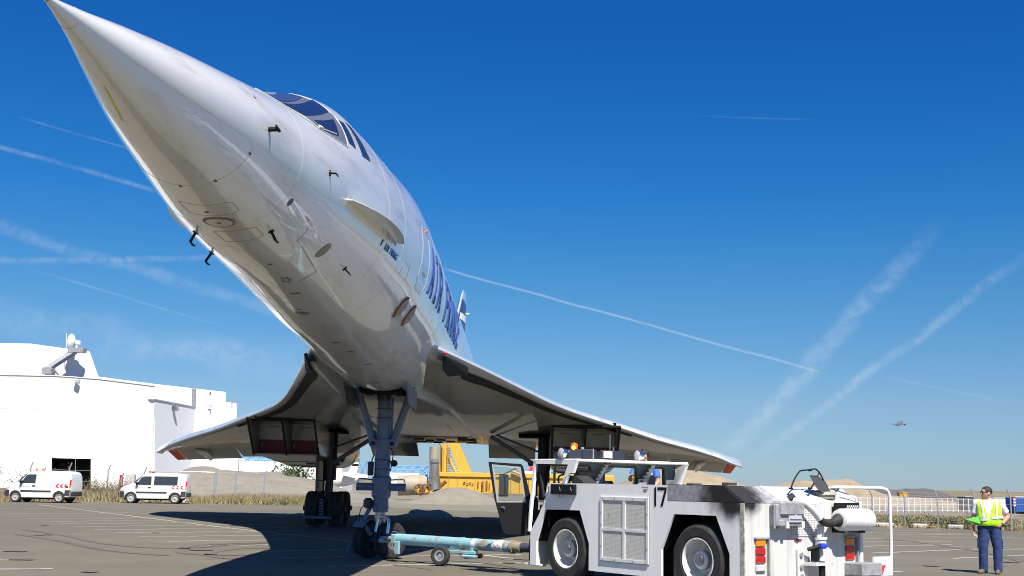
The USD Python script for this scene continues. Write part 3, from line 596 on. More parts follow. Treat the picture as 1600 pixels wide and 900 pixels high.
# small parked airliner tails
def far_tail(name, px_le, px_te, ytop, ybot, d, label, bands, mat='white_paint'):
    t = thing(name, label, 'aircraft')
    for i, (f0, f1, m) in enumerate(bands):
        P = []
        for f in (f0, f1): P.append((px_le[0] + (px_le[1] - px_le[0]) * f, px_te[0] + (px_te[1] - px_te[0]) * f, ybot + (ytop - ybot) * f))
        (l0, r0, y0), (l1, r1, y1) = P
        poly = [pt(l0, y0, d), pt(r0, y0, d), pt(r1, y1, d), pt(l1, y1, d)]
        obj('fin' if i == 0 else 'fin_band', prism(sg.Polygon([(p[0], p[2]) for p in poly]), .35, 'xz', d - .17), m, t, smooth=False)
    return t
t = far_tail('parked_airliner', (539, 556), (556, 562), 716, 748, 150, 'white parked airliner tail with red and green stripes, left of the nose strut', [(0, .62, 'white_paint'), (.62, .72, 'black_paint'), (.72, .8, 'white_paint'), (.8, .9, 'green_paint'), (.9, 1, 'red_paint')])
a, b_ = pt(520, 748, 150), pt(596, 752, 150)
obj('fuselage', tube([pt(500, 752, 150), pt(520, 750, 150), pt(545, 748, 150), pt(575, 745, 150)], [.9, .95, .8, .25], 14), 'white_paint', t)
obj('tailplane', prism(sg.Polygon([(p[0], p[2]) for p in (pt(538, 741, 150), pt(556, 745, 150), pt(556, 747, 150), pt(540, 743, 150))]), 2.5, 'xz', 148), 'white_paint', t)
t = far_tail('red_tailed_airliner', (820, 829), (836, 836), 729, 744, 160, 'red tail fin of a parked airliner seen through the open tractor door', [(0, .35, 'white_paint'), (.35, 1, 'pink_red')])
obj('fuselage', tube([pt(800, 748, 160), pt(820, 746, 160), pt(860, 747, 160)], [.3, .8, 1.0], 12), 'white_paint', t)
# ---------------------------------------------------------------- the yellow machine and its tank
D = 108
ym = thing('yellow_plant', 'rusty yellow crane-like plant with a long box body and slanting boom', 'machine')
def px_box(x0, x1, y0, y1, d, th, name, mat, parent, bev=.03):
    a, b_ = pt(x0, y1, d), pt(x1, y0, d); return obj(name, b2((a[0], d, a[2]), (b_[0], d + th, b_[2]), bev), mat, parent, smooth=False)
def px_tube(pts, d, r, name, mat, parent, n=8): return obj(name, tube([pt(x, y, d) for x, y in pts], r, n), mat, parent)
px_box(686, 960, 744, 770, D, 3.2, 'body_box', 'yellow_paint', ym); px_box(686, 960, 742.6, 744.4, D - .15, 3.4, 'body_edge', 'yellow_paint', ym)
for x in range(700, 900, 14): px_box(x, x + 1.1, 745, 769, D - .09, .12, 'rib', 'yellow_paint', ym)
for x0, x1, y0, y1 in ((752, 755, 752, 767), (759, 762, 751, 766), (764, 765.5, 754, 766), (746, 748, 752, 763)): px_box(x0, x1, y0, y1, D - .12, .06, 'rust_patch', 'rust', ym)
for k, (x0, y0) in enumerate([(724, 753), (729, 755), (733, 754), (737, 755.5)]): px_box(x0, x0 + 3, y0, y0 + 2.4 - (k > 0) * .6, D - .13, .05, 'painted_mark', 'dark_plastic', ym)
px_box(687, 699, 697, 745, D + .4, 1.6, 'mast', 'yellow_paint', ym); px_tube([(694, 694), (694, 745)], D + .2, .25, 'mast_pipe', 'yellow_paint', ym)
obj('boom', prism(sg.Polygon([(p[0], p[2]) for p in (pt(699, 690, D), pt(716, 690, D), pt(738, 743, D), pt(719, 743, D))]), 1.4, 'xz', D + .6), 'yellow_paint', ym, smooth=False)
px_tube([(688, 692), (714, 742)], D + .1, .14, 'boom_stay', 'yellow_paint', ym); px_tube([(700, 695), (699, 743)], D - .1, .04, 'ladder_rail', 'yellow_paint', ym)
for y in range(700, 742, 4): px_tube([(699, y), (704, y)], D - .12, .035, 'ladder_rung', 'rust', ym, 4)
for k in range(9):
    f = k / 8; px_tube([(690 + 24 * f, 696 + 46 * f), (697 + 23 * f, 694 + 48 * f)], D + .1, .05, 'boom_lacing', 'yellow_paint', ym, 4)
px_tube([(697, 752), (679, 768)], D - 1.0, .16, 'drop_chute', 'rust', ym)
px_box(664, 690, 768, 771, D - 1.4, 2.2, 'base_frame', 'yellow_paint', ym); px_box(900, 960, 744, 776, D - .5, .5, 'end_frame', 'yellow_paint', ym)
for x, y in ((655, 758), (661, 756), (667, 760), (659, 764), (671, 757), (650, 762)): px_tube([(x, y), (x - 2, y + 11)], D - 1.2, .09, 'strut', 'yellow_paint', ym, 5)
for x, y in ((655, 764), (665, 764)): obj('hand_wheel', place(trimesh.creation.torus(.38, .07, 16, 6), trimesh.transformations.translation_matrix(pt(x, y, D - 1.4)) @ trimesh.transformations.rotation_matrix(math.pi / 2, [1, 0, 0])), 'rust', ym)
px_tube([(800, 736), (815, 742)], D - .4, .1, 'small_arm', 'yellow_paint', ym); px_tube([(757, 720 + 17), (757, 744)], D, .05, 'aerial', 'rust', ym)
sp = thing('exhaust_stack', 'upright steel stack with a beige top beside the yellow mast', 'pipe')
px_tube([(680.5, 765), (679, 752), (678.5, 738), (678.5, 718)], D - 1, [.55, .5, .42, .42], 'lower_pipe', 'pipe_steel', sp, 16); px_tube([(678.5, 717.5), (679, 698)], D - 1, .43, 'upper_pipe', 'tank_beige', sp, 16); px_tube([(678.5, 722.5), (678.5, 721)], D - 1, .52, 'flange', 'pipe_steel', sp, 16); px_tube([(672, 757), (676, 742)], D - 1.3, .2, 'side_pipe', 'pipe_steel', sp)
tk = thing('storage_tank', 'long beige horizontal tank left of the yellow machine', 'tank')
obj('shell', tube([pt(621, 759, D), pt(622, 759, D), pt(668, 757, D), pt(669, 757, D)], [.3, .86, .86, .3], 24), 'tank_beige', tk); 
px_tube([(644, 745), (645, 772)], D - .2, .05, 'band', 'rust', tk)
px_box(628, 634, 768, 774, D - .4, .8, 'saddle', 'yellow_paint', tk); px_box(655, 661, 767, 773, D - .4, .8, 'saddle', 'yellow_paint', tk)
# ---------------------------------------------------------------- the delta-winged jet; local axes: x to its port side, y aft from the nose tip, z up
nodes = {"co": ("texture_coordinate", {}), "mp": ("mapping", {"scale": (1.6, .16, 1.6)}), "n": ("noise_texture", {"scale": 2.2, "detail": 7., "roughness": .62}), "r": ("rgb_ramp", {"ramp": [(0, (.67, .665, .645)), (.50, (.67, .665, .645)), (.64, (.55, .535, .49)), (.8, (.44, .42, .36)), (1, (.40, .38, .32))]}),
         "n2": ("noise_texture", {"scale": 1.1, "detail": 3.}), "b": ("bump", {"strength": .05, "distance": .03}), "p": ("principled_bsdf", {"roughness": .30, "coat_weight": .85, "coat_roughness": .04})}
MAT['jet_white'] = usdkit.material(stage, '/World/Looks/jet_white', nodes, [("co.object", "mp.vector"), ("mp.vector", "n.vector"), ("n.fac", "r.fac"), ("r.color", "p.base_color"), ("co.object", "n2.vector"), ("n2.fac", "b.height"), ("b.normal", "p.normal"), ("b.normal", "p.coat_normal")], surface="p.BSDF")
pm('jet_under_shade', (.25, .245, .225), .38, color2=(.20, .195, .175), nscale=1.3, ndetail=7, lo=.42, hi=.7, stretch=(1.6, .25, 1), coat=.28, spec=.3)  # white paint of the undersides, with the shade below the wings put into its colour
pm('de_ice_strip', (.018, .016, .013), .85, spec=.15)
pm('panel_faint', (.47, .455, .41), .5); pm('hatch_paint', (.56, .54, .49), .35, coat=.4)
pm('circle_plate', (.20, .18, .11), .45)
pm('hex_cover', (.20, .195, .15), .6, color2=(.17, .15, .10), nscale=12)
pm('cover_edge', (.30, .09, .04), .6)
jet = thing('jet_airliner', 'huge white delta-winged jet with needle nose and AIR FRANCE on its side', 'airliner', M=mat4((-2.874, 7.026, 0), -.0063, .006))
FUS = [(0, .012, 4.504, .012, .012), (.5, .087, 4.534, .089, .086), (1.2, .22, 4.571, .216, .216), (2.2, .412, 4.63, .37, .397), (3.5, .619, 4.721, .53, .583), (5, .807, 4.806, .763, .797), (6, .924, 4.88, .976, .917), (7, 1.017, 4.962, 1.208, 1.018), (8, 1.098, 5.035, 1.382, 1.109), (9.2, 1.199, 5.118, 1.399, 1.228), (10.5, 1.282, 5.17, 1.447, 1.334), (12, 1.361, 5.204, 1.603, 1.436), (14, 1.4, 5.234, 1.807, 1.547), (17, 1.452, 5.206, 1.753, 1.649), (22, 1.477, 5.169, 1.684, 1.696), (32, 1.46, 5.16, 1.68, 1.69), (42, 1.44, 5.15, 1.65, 1.66), (48, 1.3, 5.3, 1.5, 1.45), (55, .8, 5.7, .9, .85), (61.6, .05, 6, .05, .05)]
FUS = np.array(FUS); FI = [PI(FUS[:, 0], FUS[:, k]) for k in (1, 2, 3, 4)]
def fpt(s, deg, off=0.):
    s = np.asarray(s, float); th = np.radians(np.asarray(deg, float)); w, zc, bt, bb = [f(s) for f in FI]
    # outward step along the surface normal of the section
    b = np.where(np.sin(th) > 0, bt, bb); nx, nz = np.cos(th) / np.maximum(w, .01), np.sin(th) / np.maximum(b, .01); L = np.hypot(nx, nz)
    return np.stack([w * np.cos(th) + off * nx / L, s + 0 * th, zc + b * np.sin(th) + off * nz / L], -1)
ss = np.concatenate([[0, .02, .06, .12, .2], np.linspace(.3, 16, 130), np.linspace(16.3, 61.6, 60)]); th = np.linspace(0, 360, 97)[:-1]
obj('fuselage', loft([fpt(np.full(96, s), th) for s in ss]), 'jet_white', jet, smooth=True)
obj('nose_probe', tube([(0, .05, 4.505), (0, -.5, 4.49), (0, -.52, 4.49)], [.022, .012, .012], 8), 'steel', jet)
def patch(corners, off=.006, n=10, m=14, thick=.01):
    """a four-cornered panel on the fuselage, corners (s, angle)"""
    c = np.array(corners, float); u, v = np.meshgrid(np.linspace(0, 1, n), np.linspace(0, 1, m)); u, v = u[..., None], v[..., None]
    q = (1 - u) * (1 - v) * c[0] + u * (1 - v) * c[1] + u * v * c[2] + (1 - u) * v * c[3]
    up = fpt(q[..., 0], q[..., 1], off); lo = fpt(q[..., 0], q[..., 1], off - thick)
    V = np.vstack([up.reshape(-1, 3), lo.reshape(-1, 3)]); F = []; k = n * m
    for j in range(m - 1):
        for i in range(n - 1):
            a = j * n + i; F += [(a, a + 1, a + n + 1), (a, a + n + 1, a + n)]
    ring = [i for i in range(n)] + [j * n + n - 1 for j in range(1, m)] + [(m - 1) * n + i for i in range(n - 2, -1, -1)] + [j * n for j in range(m - 2, 0, -1)]
    for a, b in zip(ring, ring[1:] + ring[:1]): F += [(a, b, b + k), (a, b + k, a + k)]
    t = T(V, F); f0 = t.faces[0]; nn = np.cross(up.reshape(-1, 3)[1] - up.reshape(-1, 3)[0], up.reshape(-1, 3)[n] - up.reshape(-1, 3)[0])
    cen = np.array([0, q[0, 0, 0], FI[1](q[0, 0, 0])])
    if nn @ (up.reshape(-1, 3)[0] - cen) < 0: t.invert()
    return t
def line_on(P, r=.004, off=.0, n=4, k=10):
    P = np.array(P, float); out = []
    for a, b in zip(P[:-1], P[1:]):
        f = np.linspace(0, 1, k)[:, None]; out.append(a + (b - a) * f)
    Q = np.vstack(out); Q = Q[np.r_[True, np.linalg.norm(np.diff(Q, axis=0), axis=1) > 1e-9]]
    return tube(fpt(Q[:, 0], Q[:, 1], off), r, n)
def mirror(c): return [(s, 180 - a) for s, a in c]
# cockpit glazing: three glazed bays of the raised visor and two side windows on each hand
PANES = [('windscreen_pane', [(4.42, 58), (4.62, 52.5), (6.78, 72), (6.6, 88)], 'cockpit_glass_pale'), ('windscreen_pane', [(4.75, 51), (5.35, 43.5), (7.0, 54.5), (7.18, 70)], 'cockpit_glass'), ('windscreen_pane', [(5.62, 41), (6.78, 47), (6.40, 32.5), (5.78, 34.5)], 'cockpit_glass')]
for nme, c, m in PANES:
    for cc in (c, mirror(c)): obj(nme, patch(cc, .008), m, jet, smooth=True)
FR = [('visor_frame', [(4.25, 62), (4.70, 48.5), (7.02, 55), (7.0, 88)], 'jet_frame'), ('visor_frame', [(5.32, 44), (5.66, 33), (6.72, 26), (7.12, 55)], 'jet_frame2')]
pm('jet_frame', (.075, .085, .125), .5, spec=.3); pm('jet_frame2', (.095, .11, .155), .5, spec=.3)
for nme, c, m in FR:
    for cc in (c, mirror(c)): obj(nme, patch(cc, .003), m, jet, smooth=True)
for c in ([(7.08, 48.5), (7.33, 46.5), (7.12, 27.5), (6.84, 30)], [(7.52, 48), (7.66, 45), (7.88, 24), (7.42, 24.5)]):
    for cc in (c, mirror(c)): obj('cockpit_side_window', patch(cc, .006), 'dark_glass', jet, smooth=True)
for cc in ([(4.2, 61), (4.6, 48.6), (5.25, 38.6), (5.6, 32.6), (6.65, 26), (7.05, 47), (7.22, 70), (7.1, 90)],):
    for c in (cc, mirror(cc)): obj('visor_edge', line_on(c, .006, .003), 'seam_light', jet)
obj('windscreen_wiper', [line_on([(5.75, 33.8), (6.3, 33.2)], .006, .012), line_on([(5.6, 35.2), (5.72, 34.6)], .018, .01)], 'seam_light', jet)
# joints and hatches
obj('radome_joint', line_on([(3.35, a) for a in range(-150, 60, 15)], .0022, .0, k=4), 'panel_gap', jet)
obj('tip_joint', line_on([(.42, a) for a in range(-170, 100, 30)], .0018, .0, k=8), 'panel_gap', jet)
for dots in ((3.32, -28), (3.32, -66), (3.34, -96), (3.38, 30)): obj('latch', patch([(dots[0], dots[1] - 1), (dots[0] + .05, dots[1] - 1), (dots[0] + .05, dots[1] + 1), (dots[0], dots[1] + 1)], .004, 3, 3), 'seam', jet)
def hatch(c, r=.006, dashed=False):
    obj('hatch', patch(c, .0025, thick=.004), 'hatch_paint', jet, smooth=True); obj('hatch_seam', line_on(list(c) + [c[0]], r, .0, k=8), 'seam', jet)
def rounded(s0, s1, a0, a1): return [(s0 + .03, a0 + 2), (s0, a0 + 5), (s0, a1 - 5), (s0 + .05, a1), (s1 - .05, a1), (s1, a1 - 5), (s1, a0 + 5)]
for c in (rounded(3.9, 4.22, -112, -68), rounded(4.72, 5.1, -100, -67)):
    obj('hatch_seam', line_on(c + [c[0]], .0028, .0, k=6), 'seam', jet)
obj('hatch_seam', line_on([(5.65, -42), (5.72, -53), (7.2, -61), (7.35, -74)], .004), 'seam', jet)
for c in ([(7.6, -112), (7.6, -70)], [(5.3, -108), (5.35, -78)], [(6.2, -100), (6.25, -80)], [(8.35, -104), (8.4, -78), (8.7, -74), (8.72, -100)], [(10.7, -70), (11.4, -76)], [(14.6, -55), (18.2, -64)], [(9.6, -58), (14.6, -62)], [(6.4, -27), (11.5, -25), (13.5, -23)], [(4.6, -160), (4.6, -60), (4.6, 40)], [(8.75, -165), (8.75, -60), (8.75, 60)], [(10.05, -165), (10.05, -60), (10.05, 70)], [(14.6, -160), (14.6, -60), (14.6, 60)], [(16.4, -160), (16.4, -60), (16.4, 60)]):
    obj('panel_seam', line_on(c, .0012, .0, k=70), 'panel_faint', jet)
def disc_on(s, a, r, mat, name, off=.006):
    p0, pa, pb = fpt(s, a, off), fpt(s + .01, a, off) - fpt(s, a, off), None
    w = float(FI[0](s)); t = np.linspace(0, 2 * np.pi, 25)[:-1]
    V = [p0] + [fpt(s + r * math.cos(x), a + math.degrees(r * math.sin(x) / w), off) for x in t]
    F = [(0, i + 1, (i + 1) % 24 + 1) for i in range(24)]; m = T(V, F)
    if np.dot(m.face_normals[0], p0 - np.array([0, s, FI[1](s)])) < 0: m.invert()
    return obj(name, m, mat, jet, smooth=True)
disc_on(4.42, -88, .155, 'circle_plate', 'round_vent'); disc_on(4.42, -88, .125, 'hatch_paint', 'round_vent_face', .008); disc_on(4.42, -88, .02, 'seam', 'round_vent_pin', .011)
disc_on(6.62, -47, .115, 'circle_plate', 'round_vent'); disc_on(6.2, -80, .025, 'seam', 'drain_hole'); disc_on(4.1, -91, .022, 'seam', 'drain_hole'); disc_on(4.75, -36, .045, 'seam', 'drain_hole'); disc_on(9.5, -92, .10, 'circle_plate', 'round_vent'); disc_on(9.2, -92, .03, 'seam', 'drain_hole')
for s_, a_, L_ in ((12.0, -88, .5), (13.0, -84, .5), (14.6, -80, .5), (17.2, -87, .7), (8.0, -84, .3)):
    obj('drain_slot', patch([(s_, a_ - 3), (s_, a_ + 3), (s_ + .09, a_ + 3), (s_ + .09, a_ - 3)], .004, 4, 3), 'seam', jet)
for s_, a_ in ((7.0, -83), (7.0, -80), (7.16, -84), (7.12, -79.5), (7.22, -81.5)): obj('grille_slot', patch([(s_, a_), (s_ + .1, a_), (s_ + .1, a_ + 1.8), (s_, a_ + 1.8)], .003, 3, 3), 'seam', jet)
obj('nose_streak', patch([(1.25, -101), (1.85, -108), (1.87, -105.5), (1.3, -99)], .004, 4, 4), pm('acid_yellow', (.55, .6, .05), .5), jet)
obj('red_scrape', patch([(5.35, -37), (5.5, -38.5), (5.5, -37.5), (5.35, -36.5)], .003, 4, 4), 'orange_mark', jet)
# worn streaks of bare primer along the port lower flank
r5 = np.random.default_rng(5)
for k in range(9):
    s0 = r5.uniform(3.2, 6.6); a0 = -44 + r5.normal(0, 5) + (s0 - 3.6) * 1.2; c = [(s0, a0), (s0 + .25, a0 + r5.normal(0, 1.6)), (s0 + .5 + r5.uniform(0, .5), a0 + r5.normal(0, 2))]
    obj('worn_streak', line_on(c, .004, -.001), 'seam_light', jet)
# air-data vanes, blade aerials
def vane(s, a, H, swept, name='antenna', mat='black_paint', plate=True, w=.03):
    p, q = fpt(s, a, 0), fpt(s, a, 1.) - fpt(s, a, 0); y = np.array([0, 1.0, 0])
    m = [tube([p - q * .01, p + q * .010], [.036, .032], 12)] if plate else []
    m += [tube([p, p + q * H * .55, p + q * H * .62 + y * swept, p + q * H * .6 + y * swept * 1.9], [w * .5, w * .5, w * .42, w * .3], 8)]
    return obj(name, m, mat, jet)
def blade_ant(s, a, H, L, name='antenna', mat='black_paint'):
    p, q = fpt(s, a, -.02), fpt(s, a, 1.) - fpt(s, a, 0); y = np.array([0, 1.0, 0]); x = np.cross(q, y) * .014
    o = [p, p + y * L, p + y * L * 1.25 + q * H, p + y * L * .8 + q * H]
    return obj(name, trimesh.convex.convex_hull(np.array([v + x for v in o] + [v - x for v in o])), mat, jet, smooth=False)
# port flank probe: foot, arm and L-shaped tip
p, q = fpt(3.58, 1, 0), fpt(3.58, 1, 1.) - fpt(3.58, 1, 0); y = np.array([0, 1.0, 0])
obj('antenna', [cat([tube([p - q * .02, p + q * .08 - y * .01], [.024, .020], 10)]), tube([p + q * .075 - y * .07 + np.array([0, 0, .02]), p + q * .08, p + q * .085 + y * .05], [.008, .018, .014], 8)], 'black_paint', jet)
vane(5.55, 0, .11, .08, w=.022); vane(5.05, -61, .17, .07); vane(7.85, -47, .14, .08, w=.02); vane(5.15, -118, .19, .10); vane(6.35, -123, .20, .10)
# long thin strakes on both flanks
for f in (1, -1):
    s = np.linspace(6.35, 9.1, 16); t = (s - 6.35) / 2.75; a = -9 - 5 * t
    wid = .34 * np.sin(np.pi * np.clip(t * .78 + .03, 0, 1)) ** .7 * (1 - .2 * t); V = []; F = []
    for si, ai, wi in zip(s, a, wid):
        root = fpt(si, ai, -.05); root2 = fpt(si, ai - 1.6, -.05); tip = fpt(si, ai, 0) + np.array([wi, 0, -.10 * wi])
        V += [root, tip, tip - [0, 0, .012], root2]
    V = np.array(V); V[:, 0] *= f
    m = loft(V.reshape(16, 4, 3)); obj('strake', m, 'jet_white', jet, smooth=40)
# hexagonal covers hung on the lower port flank
for (s0, a0) in ((11.8, -38.5), (12.78, -37.5)):
    def hexa(k, off, th_): 
        pts = [(-.02, 8), (.20, 3.5), (.22, -3.5), (.02, -8), (-.20, -3.5), (-.22, 3.5)]
        return T(np.vstack([[fpt(s0 + k * a, a0 + k * b, off) for a, b in pts], [fpt(s0 + k * a, a0 + k * b, off - th_) for a, b in pts], [fpt(s0, a0, off)]]), [(12, i, (i + 1) % 6) for i in range(6)] + [f for i in range(6) for f in ((i, i + 6, (i + 1) % 6), ((i + 1) % 6, i + 6, (i + 1) % 6 + 6))])
    obj('static_port_cover', hexa(1.0, .03, .04), 'cover_edge', jet, smooth=False); obj('static_port_plate', hexa(.93, .034, .01), 'hex_cover', jet, smooth=False); obj('cover_knob', hexa(.16, .045, .02), 'steel', jet, smooth=False)
# cabin door, handles, beacon
DOOR = [(11.85, -19), (12.75, -19), (12.9, -16), (13.15, 14), (13.0, 17), (12.25, 17), (12.05, 14), (11.8, -16)]
obj('cabin_door', line_on(DOOR + [DOOR[0]], .0045), 'panel_gap', jet); obj('door_sill', patch([(11.9, -23), (12.7, -23), (12.72, -20.5), (11.88, -20.5)], .006), 'hatch_paint', jet); obj('door_sill_edge', line_on([(11.9, -20.3), (11.9, -23), (12.7, -23), (12.72, -20.3)], .005), 'panel_gap', jet)
obj('door_handle', patch([(12.2, -12), (12.6, -12), (12.6, -10), (12.2, -10)], .008), 'steel', jet)
obj('service_hatch', line_on([(10.4, -25), (10.45, -17), (10.9, -17), (11.0, -25)], .0035), 'panel_gap', jet)
obj('side_lamp', [tube([fpt(13.0, 18, -.02), fpt(13.0, 18, .03)], [.03, .02], 10)], 'orange_mark', jet)
# lettering that follows the skin
def letters(s, h, s0, s1, a_mid, mat, name, skew=.0, off=.006, squeeze=.80):
    """each character is a piece of its own, laid on the skin in an even cell"""
    n = len(s); cell = (s1 - s0) / n
    for k, ch in enumerate(s):
        if ch == ' ': continue
        m = meshkit.text_mesh(ch, 1.0, .02, bold=True); m.vertices[:, 0] -= m.vertices[:, 0].min()
        m = trimesh.Trimesh(*trimesh.remesh.subdivide_to_size(m.vertices, m.faces, .25, max_iter=12), process=False)
        v = m.vertices.copy(); L = v[:, 0].max(); wch = cell * squeeze * (.42 if ch == 'I' else 1.0); x = s0 + cell * (k + .5) - wch / 2 + v[:, 0] / L * wch + skew * (v[:, 1] - .5); zz = (v[:, 1] - .5) * h
        w = FI[0](x); m.vertices = fpt(x, a_mid + np.degrees(zz / w), off - .01 + v[:, 2] * .5)
        if m.volume < 0: m.invert()
        obj(name, m, mat, jet, smooth=False)
letters('AIR FRANCE', .70, 13.35, 21.8, -1.5, 'navy_letter', 'letter', .12, .013)
letters('GROUPE', .075, 8.74, 9.5, -11.7, 'navy_letter', 'small_lettering'); letters('AIR FRANCE', .08, 8.85, 9.85, -19, 'navy_letter', 'small_lettering')
for a_ in (-11.5, -18.5): obj('small_emblem', patch([(8.58, a_ - 2.2), (8.62, a_ - 2.2), (8.68, a_ + 2.2), (8.6, a_ + 2.2)], .006, 3, 3), 'navy_letter', jet)
# fin
def fin_sec(f):
    z = 6.4 + (11.15 - 6.4) * f; le = 40.5 + (54.0 - 40.5) * (f ** .92); te = 57.2 + .9 * f; c = te - le; t = np.array([0, .01, .03, .08, .2, .45, .75, 1.0]); th_ = (.62 - .42 * f) * np.array([0, .22, .4, .65, .92, 1., .55, .06]) * .5
    return np.vstack([np.stack([th_, le + c * t, 0 * t + z], 1), np.stack([-th_[::-1][1:-1], (le + c * t)[::-1][1:-1], 0 * t[1:-1] + z], 1)])
obj('fin', loft([fin_sec(f) for f in np.linspace(0, 1, 14)]), 'jet_white', jet, smooth=40)
def fin_band(f0, f1, u0, u1, v0, v1, mat):
    V = []
    for sgn in (1, -1):
        P = []
        for f, a, b in ((f0, u0, u1), (f1, v0, v1)):
            z = 6.4 + 4.75 * f; le = 40.5 + 13.5 * (f ** .92); te = 57.2 + .9 * f
            P.append([(le + (te - le) * t, z, f, t) for t in np.linspace(a, b, 8)])
        g = []
        for row in range(9):
            k = row / 8
            for c0, c1 in zip(*P):
                yy, z, f, t = [c0[i] + (c1[i] - c0[i]) * k for i in range(4)]
                th_ = (.62 - .42 * f) * .5 * np.interp(t, [0, .01, .03, .08, .2, .45, .75, 1.0], [0, .22, .4, .65, .92, 1., .55, .06]) + .012
                g.append((sgn * th_, yy, z))
        F = []
        for r in range(8):
            for c in range(7): a = r * 8 + c; F += [(a, a + 1, a + 9), (a, a + 9, a + 8)]
        V.append(T(g, F))
    obj('fin_stripe', V, mat, jet)
fin_band(.10, .86, .03, .64, .03, .60, 'sky_navy')
def fin_diag(f0, f1, t0, t1, h, mat, off=.02):
    V = []
    for sgn in (1, -1):
        g = []
        for k in np.linspace(0, 1, 10):
            for d in (-h, h):
                f, t = f0 + (f1 - f0) * k + d, t0 + (t1 - t0) * k; z = 6.4 + 4.75 * f; le = 40.5 + 13.5 * (f ** .92); te = 57.2 + .9 * f
                g.append((sgn * ((.62 - .42 * f) * .5 * np.interp(t, [0, .01, .03, .08, .2, .45, .75, 1.0], [0, .22, .4, .65, .92, 1., .55, .06]) + off), le + (te - le) * t, z))
        V.append(T(g, [x for i in range(9) for x in ((2 * i, 2 * i + 1, 2 * i + 3), (2 * i, 2 * i + 3, 2 * i + 2))]))
    obj('fin_stripe', V, mat, jet)
fin_diag(.60, .70, .03, .61, .045, 'building_white')
obj('fin_aerial', [box(0, 56.6, 10.3, .5, .25, .07)], 'seam_light', jet)

# ---------------------------------------------------------------- wings
LEL = PI([.6, 1.2, 1.5, 2, 3, 4, 5, 6.5, 8, 10, 12, 12.6, 12.8], [14.6, 17.0, 18.3, 20.7, 25, 29, 32, 35, 37.6, 41, 44.6, 46.3, 47.9])
LEZ = PI([.6, 1.44, 2, 3, 4, 5, 6.5, 8, 10, 11, 12, 12.8], [4.30, 4.26, 4.22, 4.08, 3.93, 3.80, 3.57, 3.30, 3.02, 2.84, 2.62, 2.55])
HZL = PI([.6, 1.5, 4, 7, 10, 12.8], [3.42, 3.40, 3.32, 3.18, 2.98, 2.74]); HINGE = 48.6
def wing_z(lat, s, up=False):
    le = float(LEL(lat)); z0 = float(LEZ(lat)); zh = float(HZL(lat)); c = max(HINGE - le, .6); d = s - le; t = np.clip(d / c, 0, 1)
    sw = float(LEL.derivative()(min(lat, 12.5))); dp = d / math.sqrt(1 + sw * sw); nz = np.sqrt(1 - (1 - np.clip(dp / .22, 0, 1)) ** 2)
    th_ = np.interp(lat, [.6, 3, 6, 10, 12.8], [.70, .66, .58, .40, .22]); base = z0 + (zh - z0) * (1 - (1 - t) ** float(np.interp(lat, [1.44, 2.2, 3.4], [4.5, 3.2, 2.2])))
    if up: return base + .17 * np.sqrt(1 - (1 - np.clip(dp / .30, 0, 1)) ** 2) * min(1, th_ * 3) + (th_ - .17) * np.clip(np.sin(np.pi * np.clip(t, 0, 1) ** .85), 0, 1) ** 1.35 + .06 * t
    return base - .09 * nz * min(1, th_ * 3)
lats = np.concatenate([[.6, 1.0, 1.3], np.linspace(1.44, 7, 34), np.linspace(7.3, 11.8, 14), [12.1, 12.4, 12.6, 12.72, 12.8]])
tt = np.concatenate([[0], np.geomspace(.0012, .08, 9), np.linspace(.11, 1, 22)])
def wing_grid(up, sgn):
    g = []
    for l in lats:
        le = float(LEL(l)); s = le + (max(HINGE - le, .6)) * tt; g.append(np.stack([0 * s + sgn * l, s, wing_z(l, s, up)], 1))
    return np.array(g)
def grid_mesh(g, flip):
    a, b = g.shape[:2]; F = []
    for i in range(a - 1):
        for j in range(b - 1):
            k = i * b + j; q = [(k, k + 1, k + b + 1), (k, k + b + 1, k + b)]; F += [x[::-1] for x in q] if flip else q
    return T(g.reshape(-1, 3), F)
